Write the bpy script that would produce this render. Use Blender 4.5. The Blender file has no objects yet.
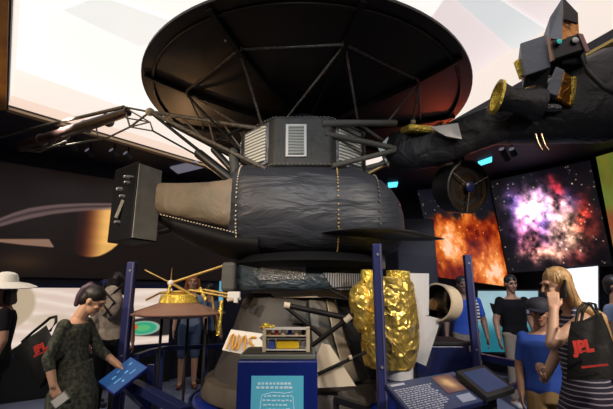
import bpy, bmesh, math, random
import numpy as np
from mathutils import Vector, Matrix, Euler
random.seed(4)
PI = math.pi
C = bpy.context.scene.collection
sc = bpy.context.scene

# ------------------------------------------------------------------ camera
EYE = Vector((0, 0, 1.55)); PITCH = math.radians(12.7); FPX = 390.0
cam = bpy.data.cameras.new('camera'); cam_o = bpy.data.objects.new('camera', cam); C.objects.link(cam_o)
cam.sensor_width = 36; cam.lens = 36 * FPX / 613; cam.clip_start = 0.05; cam.clip_end = 100
cam_o.location = EYE; cam_o.rotation_euler = (PI / 2 + PITCH, 0, 0)
sc.camera = cam_o
_F = Vector((0, math.cos(PITCH), math.sin(PITCH))); _U = Vector((0, -math.sin(PITCH), math.cos(PITCH)))

def ray(px, py):
    return _F + Vector((1, 0, 0)) * ((px - 306.5) / FPX) + _U * ((204.5 - py) / FPX)
def at(px, py, Y):                       # point of the place at distance Y along the room
    r = ray(px, py); return EYE + r * (Y / r.y)
def atz(px, py, z):                      # point of the place at height z
    r = ray(px, py); return EYE + r * ((z - EYE.z) / r.z)

# ------------------------------------------------------------------ materials
def mat(name, col, rough=0.6, metal=0.0, emit=None, es=1.0, bump=None, mottle=None, coat=0.0, spec=0.5, alpha=None):
    m = bpy.data.materials.new(name); m.use_nodes = True
    nt = m.node_tree; p = nt.nodes['Principled BSDF']
    p.inputs['Base Color'].default_value = (*col, 1); p.inputs['Roughness'].default_value = rough
    p.inputs['Metallic'].default_value = metal; p.inputs['Specular IOR Level'].default_value = spec
    p.inputs['Coat Weight'].default_value = coat
    if emit:
        p.inputs['Emission Color'].default_value = (*emit, 1); p.inputs['Emission Strength'].default_value = es
    tc = nt.nodes.new('ShaderNodeTexCoord')
    if mottle:                           # (colour2, scale, contrast)
        n = nt.nodes.new('ShaderNodeTexNoise'); n.inputs['Scale'].default_value = mottle[1]; n.inputs['Detail'].default_value = 5
        nt.links.new(tc.outputs['Object'], n.inputs['Vector'])
        r = nt.nodes.new('ShaderNodeValToRGB'); w = mottle[2]
        r.color_ramp.elements[0].position = 0.5 - w; r.color_ramp.elements[1].position = 0.5 + w
        r.color_ramp.elements[0].color = (*col, 1); r.color_ramp.elements[1].color = (*mottle[0], 1)
        nt.links.new(n.outputs['Fac'], r.inputs['Fac']); nt.links.new(r.outputs['Color'], p.inputs['Base Color'])
    if bump:                             # (scale, strength, distance, stretch)
        mp = nt.nodes.new('ShaderNodeMapping'); nt.links.new(tc.outputs['Object'], mp.inputs['Vector'])
        if len(bump) > 3: mp.inputs['Scale'].default_value = bump[3]
        n = nt.nodes.new('ShaderNodeTexNoise'); n.inputs['Scale'].default_value = bump[0]; n.inputs['Detail'].default_value = 4
        n.inputs['Distortion'].default_value = 0.6
        nt.links.new(mp.outputs['Vector'], n.inputs['Vector'])
        b = nt.nodes.new('ShaderNodeBump'); b.inputs['Strength'].default_value = bump[1]; b.inputs['Distance'].default_value = bump[2]
        nt.links.new(n.outputs['Fac'], b.inputs['Height']); nt.links.new(b.outputs['Normal'], p.inputs['Normal'])
    return m

def foil(name, col, scale=5, strength=.7, dist=0.05, rough=0.3):
    m = mat(name, col, rough, .72); nt = m.node_tree; p = nt.nodes['Principled BSDF']
    tc = nt.nodes.new('ShaderNodeTexCoord'); n = nt.nodes.new('ShaderNodeTexNoise')
    n.inputs['Scale'].default_value = scale * .6; n.inputs['Detail'].default_value = 3
    nt.links.new(tc.outputs['Object'], n.inputs['Vector'])
    v = nt.nodes.new('ShaderNodeTexVoronoi'); v.inputs['Scale'].default_value = scale
    ad = nt.nodes.new('ShaderNodeVectorMath'); ad.operation = 'ADD'
    nt.links.new(tc.outputs['Object'], ad.inputs[0]); nt.links.new(n.outputs['Color'], ad.inputs[1]); nt.links.new(ad.outputs[0], v.inputs['Vector'])
    b = nt.nodes.new('ShaderNodeBump'); b.inputs['Strength'].default_value = strength; b.inputs['Distance'].default_value = dist
    nt.links.new(v.outputs['Distance'], b.inputs['Height']); nt.links.new(b.outputs['Normal'], p.inputs['Normal'])
    return m

def striped(name, c1, c2, freq, duty, axis=2, rough=0.7, metal=0):
    m = mat(name, c1, rough, metal); nt = m.node_tree; p = nt.nodes['Principled BSDF']
    tc = nt.nodes.new('ShaderNodeTexCoord'); s = nt.nodes.new('ShaderNodeSeparateXYZ')
    nt.links.new(tc.outputs['Object'], s.inputs[0])
    n = nt.nodes.new('ShaderNodeTexNoise'); n.inputs['Scale'].default_value = 5; nt.links.new(tc.outputs['Object'], n.inputs['Vector'])
    a = nt.nodes.new('ShaderNodeMath'); a.operation = 'MULTIPLY_ADD'; a.inputs[1].default_value = .02
    nt.links.new(n.outputs['Fac'], a.inputs[0]); nt.links.new(s.outputs[axis], a.inputs[2])
    mu = nt.nodes.new('ShaderNodeMath'); mu.operation = 'MULTIPLY'; mu.inputs[1].default_value = freq; nt.links.new(a.outputs[0], mu.inputs[0])
    fr = nt.nodes.new('ShaderNodeMath'); fr.operation = 'FRACT'; nt.links.new(mu.outputs[0], fr.inputs[0])
    lt = nt.nodes.new('ShaderNodeMath'); lt.operation = 'LESS_THAN'; lt.inputs[1].default_value = duty; nt.links.new(fr.outputs[0], lt.inputs[0])
    mx = nt.nodes.new('ShaderNodeMix'); mx.data_type = 'RGBA'; mx.inputs[6].default_value = (*c1, 1); mx.inputs[7].default_value = (*c2, 1)
    nt.links.new(lt.outputs[0], mx.inputs[0]); nt.links.new(mx.outputs[2], p.inputs['Base Color'])
    return m

def print_mat(name, es, base=0.3):
    m = bpy.data.materials.new(name); m.use_nodes = True; nt = m.node_tree; p = nt.nodes['Principled BSDF']
    a = nt.nodes.new('ShaderNodeVertexColor'); a.layer_name = 'print'
    p.inputs['Base Color'].default_value = (0.01, 0.01, 0.01, 1)
    p.inputs['Roughness'].default_value = .35
    nt.links.new(a.outputs['Color'], p.inputs['Emission Color']); p.inputs['Emission Strength'].default_value = es
    return m

M = dict(
    dish=mat('dish_black', (.010, .007, .006), .45, spec=.3, bump=(3, .12, .04), mottle=((.017, .011, .009), 2.2, .3)),
    blanket=mat('black_thermal_blanket', (.030, .033, .042), .47, bump=(2.2, .55, .10, (.7, 1, 2.4)), mottle=((.042, .045, .055), 5, .3), spec=.5),
    blanket2=mat('black_thermal_cloth', (.013, .013, .015), .5, bump=(6, .7, .05)),
    grey_cloth=mat('grey_green_cloth', (.075, .072, .062), .6, bump=(7, .5, .03)),
    tan_cloth=mat('tan_cloth', (.32, .23, .15), .62, bump=(3.5, .9, .08, (1, 1, .6)), mottle=((.17, .15, .11), 3.0, .2)),
    strut=mat('strut_grey_brown', (.17, .15, .12), .5, mottle=((.07, .06, .05), 40, .1)),
    strut_dark=mat('strut_black', (.010, .009, .009), .5, spec=.25),
    rtg=mat('generator_dark_red_brown', (.06, .028, .024), .5, mottle=((.02, .012, .012), 9, .15)),
    gold=foil('gold_foil', (.95, .66, .14), 5.5, .8, .06, .30),
    gold_s=foil('gold_foil_small', (.95, .70, .12), 14, .6, .02, .3),
    brass=mat('brass_paint', (.40, .27, .08), .45, .6),
    amber=foil('amber_film', (.50, .20, .03), 6, .6, .03, .3),
    white=mat('white_paint', (.72, .70, .66), .5),
    strut_b=mat('base_ring_brown', (.10, .08, .06), .5, mottle=((.06, .05, .04), 6, .2)),
    cream=mat('cream_paint', (.62, .52, .38), .55),
    cone=mat('adapter_grey_brown', (.036, .031, .026), .55, bump=(4, .35, .04), mottle=((.042, .038, .036), 3, .3)),
    tanp=mat('tan_panel', (.22, .19, .14), .55, mottle=((.12, .12, .11), 4, .2)),
    silver=foil('silver_crinkle', (.42, .42, .42), 16, .7, .03, .35),
    louver=striped('louver_silver', (.16, .16, .14), (.92, .90, .78), 30, .6, 2, .4, .1), louver_g=striped('louver_grey', (.07, .07, .06), (.26, .26, .22), 34, .6, 2, .5, .1),
    saucer=mat('heat_shield_brown', (.27, .145, .10), .5, bump=(14, .4, .01), mottle=((.22, .12, .09), 8, .25)),
    bronze=mat('bronze_mirror', (.32, .21, .13), .22, .9, mottle=((.12, .07, .04), 6, .2)),
    drumblk=mat('drum_black', (.016, .017, .017), .4),
    greybox=mat('grey_quilted_box', (.17, .19, .23), .55, bump=(20, .4, .02)),
    blue=mat('exhibit_blue_paint', (.006, .022, .22), .38),
    blue_d=mat('exhibit_dark_blue', (.010, .016, .075), .35),
    bluepost=mat('post_blue', (.03, .035, .14), .35, .2),
    navy=mat('wall_navy', (.010, .012, .030), .6, bump=(20, .2, .01)),
    soffit=mat('soffit_dark', (.014, .015, .030), .6),
    floor=mat('carpet_blue_grey', (.17, .20, .32), .9, mottle=((.12, .145, .24), 60, .25), bump=(90, .4, .01)),
    grey=mat('tray_grey_green', (.16, .18, .15), .5),
    black_p=mat('satin_black_panel', (.004, .004, .005), .6, spec=.2),
    black=mat('matt_black', (.012, .012, .014), .6),
    cyan_led=mat('cyan_lamp', (.1, .5, .6), .4, emit=(.10, .65, .85), es=1.6),
    lamp_dim=mat('dim_lamp', (.3, .3, .35), .4, emit=(.35, .33, .42), es=.35),
    lamp=mat('lamp_face', (.5, .5, .5), .4, emit=(1, .9, .8), es=1.2),
    glassy=mat('lens_glass_teal', (.02, .25, .22), .1, emit=(.05, .55, .45), es=.5),
    ceil_l=mat('ceiling_painted_glow_left', (.3, .3, .3), .8, emit=(1.0, .97, .92), es=.98), ceil_r=mat('ceiling_painted_glow_right', (.3, .3, .3), .8, emit=(.92, .80, .79), es=.85),  # ceiling light put into emission, left brighter than the pinker right
    ceil_c=mat('fascia_painted_glow', (.3, .3, .3), .8, emit=(1.0, .86, .76), es=.80),  # light falling on the recess fascia put into its emission
    ceil_b=mat('cross_band_painted_glow', (.3, .3, .3), .8, emit=(.83, .85, .86), es=.80), ceil_w=mat('white_band_painted_glow', (.3, .3, .3), .8, emit=(.90, .89, .86), es=.95),  # band tones painted as glow beside the bright ceiling
    skin=mat('skin_light', (.56, .32, .21), .5), skin_t=mat('skin_tan', (.38, .20, .13), .5), skin_d=mat('skin_brown', (.22, .12, .08), .5),
    hair_d=mat('hair_dark', (.014, .010, .010), .45, bump=(60, .5, .01, (1, 1, .1))),
    hair_b=mat('hair_blond', (.58, .36, .15), .4, bump=(45, .9, .02, (1, 1, .1)), mottle=((.30, .16, .06), 22, .2)),
    hair_o=mat('hair_auburn', (.30, .09, .03), .5, bump=(60, .5, .01, (1, 1, .1))),
    purple=mat('hair_plum', (.06, .03, .055), .5, bump=(60, .5, .01, (1, 1, .1))),
    dress_g=mat('dress_dark_green_print', (.022, .026, .020), .8, mottle=((.085, .09, .06), 38, .09)),
    dress_s=striped('dress_navy_white_stripes', (.022, .018, .04), (.42, .38, .45), 32, .25, 2, .8),
    tee_blue=mat('tshirt_blue', (.02, .075, .40), .8), tee_black=mat('tshirt_black', (.006, .006, .008), .9, spec=.2),
    tee_lb=mat('shirt_light_blue', (.20, .27, .42), .8), shirt_beige=mat('shirt_beige', (.36, .30, .24), .8, mottle=((.25, .2, .16), 14, .1)),
    khaki=mat('trousers_khaki', (.27, .22, .17), .8), tan=mat('shorts_tan', (.34, .22, .09), .8),
    jeans=mat('jeans_blue', (.05, .09, .19), .8), trous_d=mat('trousers_black', (.008, .008, .010), .9, spec=.2),
    shoe=mat('shoe_dark', (.03, .025, .03), .6), shoe_w=mat('shoe_white', (.5, .5, .5), .6), shoe_r=mat('shoe_brown_red', (.2, .06, .04), .6),
    hat=mat('hat_white_straw', (.88, .84, .76), .8), cap=mat('cap_dark_navy', (.015, .015, .03), .7), cap_b=mat('cap_blue', (.03, .04, .22), .7),
    bag=mat('bag_black_nylon', (.006, .006, .006), .6, bump=(6, .4, .03), spec=.25), red=mat('red_print', (.55, .03, .02), .6),
    phone=mat('phone_silver', (.35, .36, .38), .3, .5), eye=mat('eye_dark', (.01, .01, .01), .2), lips=mat('lips', (.35, .10, .09), .5),
    screen_b=mat('touch_screen_blue', (.02, .05, .12), .3, emit=(.03, .14, .42), es=.36),
    screen_d=mat('screen_dim_blue', (.02, .03, .06), .25, emit=(.05, .08, .22), es=.28),
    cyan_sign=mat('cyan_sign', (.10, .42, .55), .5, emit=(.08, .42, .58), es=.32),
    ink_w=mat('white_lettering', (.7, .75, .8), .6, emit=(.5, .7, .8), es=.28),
    ink_g=mat('grey_lettering', (.22, .25, .36), .6),
    gold_ink=mat('orange_gold_lettering', (.62, .30, .03), .5),
    panel=mat('reader_panel_slate', (.040, .055, .12), .35),
    screen_c=mat('screen_cyan', (.1, .3, .4), .3, emit=(.12, .42, .62), es=.8),
    screen_w=mat('screen_white', (.6, .6, .6), .3, emit=(.85, .90, 1.0), es=1.0),
)
g = bpy.data.materials.new('clear_glass'); g.use_nodes = True; nt = g.node_tree
nt.nodes.remove(nt.nodes['Principled BSDF'])
tr = nt.nodes.new('ShaderNodeBsdfTransparent'); tr.inputs[0].default_value = (.96, .97, 1, 1); gl = nt.nodes.new('ShaderNodeBsdfGlossy'); gl.inputs['Roughness'].default_value = .03
mx = nt.nodes.new('ShaderNodeMixShader'); mx.inputs[0].default_value = .05
nt.links.new(tr.outputs[0], mx.inputs[1]); nt.links.new(gl.outputs[0], mx.inputs[2]); nt.links.new(mx.outputs[0], nt.nodes['Material Output'].inputs[0])
M['glass'] = g

# ------------------------------------------------------------------ mesh builder
ORG = {}
def frame(axis):
    a = Vector(axis).normalized(); u = Vector((0, 0, 1)) if abs(a.z) < .9 else Vector((1, 0, 0))
    x = u.cross(a).normalized(); return x, a.cross(x), a

class B:
    def __init__(s): s.bm = bmesh.new()
    def ring(s, pts): return [s.bm.verts.new(p) for p in pts]
    def skin(s, rings, cap0=True, cap1=True, close=True):
        for a, b in zip(rings, rings[1:]):
            n = len(a)
            for i in range(n if close else n - 1):
                j = (i + 1) % n
                try: s.bm.faces.new((a[i], a[j], b[j], b[i]))
                except ValueError: pass
        if cap0: s.bm.faces.new(rings[0][::-1])
        if cap1: s.bm.faces.new(rings[-1])
        return s
    def tube(s, p0, p1, r0, r1=None, n=10):
        p0, p1 = Vector(p0), Vector(p1); r1 = r0 if r1 is None else r1
        x, y, _ = frame(p1 - p0)
        rs = [s.ring([p + (x * math.cos(t) + y * math.sin(t)) * r for t in [2 * PI * k / n for k in range(n)]]) for p, r in ((p0, r0), (p1, r1))]
        return s.skin(rs)
    def path(s, pts, r, n=8):
        rs = []; pts = [Vector(p) for p in pts]
        rr = r if isinstance(r, (list, tuple)) else [r] * len(pts)
        for i, p in enumerate(pts):
            d = pts[min(i + 1, len(pts) - 1)] - pts[max(i - 1, 0)]
            x, y, _ = frame(d)
            rs.append(s.ring([p + (x * math.cos(t) + y * math.sin(t)) * rr[i] for t in [2 * PI * k / n for k in range(n)]]))
        return s.skin(rs)
    def capsule(s, p0, r0, p1, r1=None, n=12, q=4):
        p0, p1 = Vector(p0), Vector(p1); r1 = r0 if r1 is None else r1
        if (p1 - p0).length < 1e-5: p1 = p0 + Vector((0, 0, 1e-3))
        x, y, a = frame(p1 - p0); rs = []
        for k in range(q):
            t = -PI / 2 + (k + .3) / q * PI / 2
            rs.append((p0 + a * math.sin(t) * r0, math.cos(t) * r0))
        rs += [(p0, r0), (p1, r1)]
        for k in range(q):
            t = (k + .7) / q * PI / 2
            rs.append((p1 + a * math.sin(t) * r1, math.cos(t) * r1))
        return s.skin([s.ring([c + (x * math.cos(t) + y * math.sin(t)) * r for t in [2 * PI * k / n for k in range(n)]]) for c, r in rs])
    def lathe(s, prof, c, axis=(0, 0, 1), n=48, cap0=True, cap1=True, closed=False):
        x, y, a = frame(axis); c = Vector(c)
        rs = [s.ring([c + a * z + (x * math.cos(t) + y * math.sin(t)) * r for t in [2 * PI * k / n for k in range(n)]]) for r, z in prof]
        if closed: rs.append(rs[0]); return s.skin(rs, False, False)
        return s.skin(rs, cap0, cap1)
    def torus(s, c, axis, R, r, n=48, m=8):
        return s.lathe([(R + r * math.cos(2 * PI * k / m), r * math.sin(2 * PI * k / m)) for k in range(m)], c, axis, n, closed=True)
    def ell(s, c, rad, mtx=None, n=16, q=10):
        c = Vector(c); mtx = mtx or Matrix.Identity(3); rs = []
        for k in range(q):
            t = -PI / 2 + (k + .5) / q * PI
            rs.append(s.ring([c + mtx @ Vector((rad[0] * math.cos(t) * math.cos(u), rad[1] * math.cos(t) * math.sin(u), rad[2] * math.sin(t))) for u in [2 * PI * j / n for j in range(n)]]))
        return s.skin(rs)
    def box(s, c, size, rot=None):
        c = Vector(c); h = Vector(size) / 2; R = rot if rot is not None else Matrix.Identity(3)
        v = [s.bm.verts.new(c + R @ Vector((h.x * i, h.y * j, h.z * k))) for i in (-1, 1) for j in (-1, 1) for k in (-1, 1)]
        for f in ((0, 1, 3, 2), (4, 6, 7, 5), (0, 4, 5, 1), (2, 3, 7, 6), (0, 2, 6, 4), (1, 5, 7, 3)): s.bm.faces.new([v[i] for i in f])
        return s
    def prism(s, poly, vec):
        vec = Vector(vec); a = s.ring([Vector(p) for p in poly]); b = s.ring([Vector(p) + vec for p in poly])
        return s.skin([a, b])
    def beam(s, p0, p1, w, h):            # box section, h vertical
        p0, p1 = Vector(p0), Vector(p1); d = (p1 - p0).normalized()
        side = d.cross(Vector((0, 0, 1)));  side = side.normalized() if side.length > 1e-3 else Vector((1, 0, 0)); up = side.cross(d)
        o = [side * w / 2 + up * h / 2, side * w / 2 - up * h / 2, -side * w / 2 - up * h / 2, -side * w / 2 + up * h / 2]
        return s.skin([s.ring([p + q for q in o]) for p in (p0, p1)])
    def build(s, name, m, parent=None, smooth=None, bevel=0, label=None, sub=0, voxel=0, solid=0):
        bmesh.ops.recalc_face_normals(s.bm, faces=s.bm.faces)
        org = ORG.get(parent.name) if parent else None
        if org is not None:
            for v in s.bm.verts: v.co -= org
        me = bpy.data.meshes.new(name); s.bm.to_mesh(me); s.bm.free()
        if isinstance(m, (list, tuple)):
            for k in m: me.materials.append(k)
        else: me.materials.append(m)
        o = bpy.data.objects.new(name, me); C.objects.link(o)
        if parent: o.parent = parent
        if org is not None: ORG[o.name] = org
        if label: o['label'] = label
        if voxel:
            r = o.modifiers.new('r', 'REMESH'); r.mode = 'VOXEL'; r.voxel_size = voxel; r.use_smooth_shade = True
            w = o.modifiers.new('s', 'SMOOTH'); w.iterations = 3; w.factor = .5
        if solid:
            w = o.modifiers.new('t', 'SOLIDIFY'); w.thickness = solid; w.offset = 0
        if bevel:
            w = o.modifiers.new('b', 'BEVEL'); w.width = bevel; w.segments = 2
        if sub:
            w = o.modifiers.new('u', 'SUBSURF'); w.levels = sub; w.render_levels = sub
        if smooth is not None:
            for p in me.polygons: p.use_smooth = True
            if smooth: me.set_sharp_from_angle(angle=math.radians(smooth))
        return o

def thing(name, label, cat, loc=(0, 0, 0), rotz=0, group=None, local=False):
    o = bpy.data.objects.new(name, None); C.objects.link(o); o.location = loc; o.rotation_euler = (0, 0, rotz)
    o['label'] = label; o['category'] = cat; o.empty_display_size = .1
    if group: o['group'] = group
    if not local: ORG[o.name] = Vector(loc)
    return o
def tag(o, label, cat, group=None):
    o['label'] = label; o['category'] = cat
    if group: o['group'] = group
    return o
def structure(o): o['kind'] = 'structure'; return o

# noise for the printed pictures
def vnoise(x, y, seed):
    def h(i, j):
        k = np.sin(i * 127.1 + j * 311.7 + seed * 74.7) * 43758.5453; return k - np.floor(k)
    i, j = np.floor(x), np.floor(y); fx, fy = x - i, y - j; fx = fx * fx * (3 - 2 * fx); fy = fy * fy * (3 - 2 * fy)
    return (h(i, j) * (1 - fx) + h(i + 1, j) * fx) * (1 - fy) + (h(i, j + 1) * (1 - fx) + h(i + 1, j + 1) * fx) * fy
def fbm(x, y, seed, o=5):
    r = 0; a = .5
    for k in range(o): r = r + a * vnoise(x * 2 ** k, y * 2 ** k, seed + k); a *= .5
    return r
def srgb(c): c = np.clip(c, 0, 1); return np.where(c < .04, c / 12.92, ((c + .055) / 1.055) ** 2.4)
def sst(a, b, x): t = np.clip((x - a) / (b - a), 0, 1); return t * t * (3 - 2 * t)

def picture(name, corners, fn, nx, ny, es, parent=None, thick=.04):
    """flat print on a quad (TL, TR, BR, BL) coloured per vertex by fn(s, t) -> sRGB; box behind"""
    TL, TR, BR, BL = [Vector(c) for c in corners]
    s, t = np.meshgrid(np.linspace(0, 1, nx), np.linspace(0, 1, ny))
    col = srgb(fn(s, t))
    def bl(s, t): return (TL * (1 - s) + TR * s) * (1 - t) + (BL * (1 - s) + BR * s) * t
    vs = [bl(a, b) for a, b in zip(s.ravel(), t.ravel())]
    n = (TR - TL).cross(BL - TL).normalized()
    if n.y < 0: n = -n
    nb = len(vs); q = [TL, TR, BR, BL]
    extra = [p + n * thick for p in q]
    org = ORG.get(parent.name) if parent else None
    if org is not None: vs = [v - org for v in vs]; extra = [v - org for v in extra]
    fs = [(j * nx + i, j * nx + i + 1, (j + 1) * nx + i + 1, (j + 1) * nx + i) for j in range(ny - 1) for i in range(nx - 1)]
    c = [0, nx - 1, nx * ny - 1, nx * (ny - 1)]
    fs += [(nb, nb + 1, nb + 2, nb + 3)] + [(c[k], nb + k, nb + (k + 1) % 4, c[(k + 1) % 4]) for k in range(4)]
    me = bpy.data.meshes.new(name); me.from_pydata([tuple(v) for v in vs + extra], [], fs)
    at_ = me.color_attributes.new('print', 'FLOAT_COLOR', 'POINT')
    rgba = np.zeros((len(vs) + 4, 4), np.float32); rgba[:nb, :3] = col.reshape(-1, 3); rgba[:, 3] = 1
    at_.data.foreach_set('color', rgba.ravel()); me.materials.append(print_mat(name + '_ink', es))
    o = bpy.data.objects.new(name, me); C.objects.link(o)
    if parent: o.parent = parent
    return o

def text_mesh(name, body, m, size, mtx, parent, extrude=.001, label=None, bold=0.0):
    cu = bpy.data.curves.new(name, 'FONT'); cu.body = body; cu.size = size; cu.extrude = extrude; cu.offset = bold
    cu.align_x = 'CENTER'; cu.align_y = 'CENTER'
    to = bpy.data.objects.new(name + '_tmp', cu); C.objects.link(to)
    dg = bpy.context.evaluated_depsgraph_get(); dg.update()
    me = bpy.data.meshes.new_from_object(to.evaluated_get(dg)); bpy.data.objects.remove(to); bpy.data.curves.remove(cu)
    me.transform(mtx)
    org = ORG.get(parent.name) if parent else None
    if org is not None: me.transform(Matrix.Translation(-org))
    me.materials.clear(); me.materials.append(m)
    o = bpy.data.objects.new(name, me); C.objects.link(o); o.parent = parent
    if label: o['label'] = label
    return o
def plane_matrix(c, right, up):
    r = Vector(right).normalized(); u = Vector(up); u = (u - r * u.dot(r)).normalized(); n = r.cross(u)
    m = Matrix((r, u, n)).transposed().to_4x4(); m.translation = Vector(c); return m

# ================================================================== ROOM
ZS = 3.8
A0 = Vector((-4.6, 6.0, 0)); D1 = Vector((.788, .616, 0)).normalized()
K = Vector((1.4, 10.7, 0)); D2 = Vector((.71, -.70, 0)).normalized()
def wall_slab(name, p, q, z0, z1, th, m, out):
    b = B(); o = Vector(out).normalized() * th
    b.prism([p + Vector((0, 0, z0)), q + Vector((0, 0, z0)), q + o + Vector((0, 0, z0)), p + o + Vector((0, 0, z0))], (0, 0, z1 - z0))
    return structure(b.build(name, m))
WL0 = A0 - D1 * 6.5; WR1 = K + D2 * 12.5
back_l = Vector((-9.72, -3.5, 0)); 
b = B(); b.box((1, 4, -.05), (24, 18, .1)); structure(b.build('floor', M['floor']))
wall_slab('wall_left', WL0, K, 0, ZS, .15, M['navy'], (-D1.y, D1.x, 0))
wall_slab('wall_right', K, WR1, 0, ZS, .15, M['navy'], (-D2.y, D2.x, 0))
LC = Vector((WL0.x, -3.5, 0)); RC = Vector((WR1.x, -3.5, 0))
wall_slab('wall_back', LC, RC, 0, ZS, .15, M['navy'], (0, -1, 0))
wall_slab('wall_side', LC, WL0, 0, ZS, .15, M['navy'], (-1, 0, 0))
wall_slab('wall_far_side', WR1, RC, 0, ZS, .15, M['navy'], (1, 0, 0))

# soffit with a lit recess
open_l = atz(8, 108, ZS); open_c = atz(321, 199, ZS); open_r = atz(660, 14, ZS)
near_l = atz(12, -10, ZS); dl = (near_l - open_l); near_l = open_l + dl * ((-1.6 - open_l.y) / dl.y)
dr = (open_r - open_c).normalized(); open_r2 = open_r + dr * .6
near_r = Vector((open_r2.x, -1.6, ZS))
opening = [open_l, open_c, open_r2, near_r, near_l]
outer = [Vector((WL0.x, WL0.y, ZS)), Vector((K.x, K.y, ZS)), Vector((WR1.x, WR1.y, ZS)), Vector((RC.x, RC.y, ZS)), Vector((LC.x, LC.y, ZS))]
b = B()
a0, a1 = b.ring(opening), b.ring(outer); c0, c1 = b.ring([p + Vector((0, 0, .12)) for p in opening]), b.ring([p + Vector((0, 0, .12)) for p in outer])
b.skin([a0, a1, c1, c0, a0], False, False)
structure(b.build('ceiling', M['soffit']))
ZT = 4.35
b = B(); f0 = b.ring([p + Vector((0, 0, .10)) for p in opening]); f1 = b.ring([Vector((p.x, p.y, ZT)) for p in opening])
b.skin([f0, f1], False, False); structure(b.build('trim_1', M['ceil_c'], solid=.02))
top = [Vector((p.x, p.y, ZT)) for p in opening]; k0 = top[3].lerp(top[4], .45)
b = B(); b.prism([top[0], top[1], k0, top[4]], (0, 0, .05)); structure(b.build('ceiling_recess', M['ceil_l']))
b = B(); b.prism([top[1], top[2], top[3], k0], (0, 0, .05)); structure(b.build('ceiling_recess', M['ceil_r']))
# cross bands of the stretched ceiling, their brightness put into emission
def band(n, pts, m=None):
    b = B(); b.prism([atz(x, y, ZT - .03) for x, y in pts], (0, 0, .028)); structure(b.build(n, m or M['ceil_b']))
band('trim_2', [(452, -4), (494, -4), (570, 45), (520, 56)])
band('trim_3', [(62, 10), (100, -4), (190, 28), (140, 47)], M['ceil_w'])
b = B(); e0, e1 = open_l + Vector((0, -.03, .04)), open_c + Vector((0, -.03, .04)); b.prism([e0, e1, e1 + Vector((0, 0, .13)), e0 + Vector((0, 0, .13))], (0, .02, 0)); structure(b.build('trim_7', mat('pink_strip_painted_glow', (.3, .3, .3), .8, emit=(.90, .66, .52), es=.85)))  # light on the foot of the fascia painted as a pink glow
# soffit edge left of the recess, warm lamp light put into its colour
b = B(); e = (near_l - open_l)
b.prism([open_l + Vector((-.02, 0, -.03)), near_l + Vector((-.02, 0, -.03)), near_l + Vector((-.5, 0, -.03)), open_l + Vector((-.5, 0, -.03))], (0, 0, .028))
structure(b.build('trim_4', mat('soffit_painted_warm', (.42, .22, .05), .5, mottle=((.2, .08, .03), 3, .2))))
# pale lip along the recess
b = B(); n1 = Vector((-D1.y, D1.x, 0)) * -.0
b.beam(open_l + Vector((0, 0, -.02)), open_c + Vector((0, 0, -.02)), .10, .03); structure(b.build('trim_5', mat('lip_paint', (.55, .38, .22), .6)))
b = B(); b.beam(open_c + Vector((0, 0, -.02)), open_r2 + Vector((0, 0, -.02)), .06, .03); structure(b.build('trim_6', mat('lip_paint_gold', (.6, .45, .12), .5)))

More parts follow.
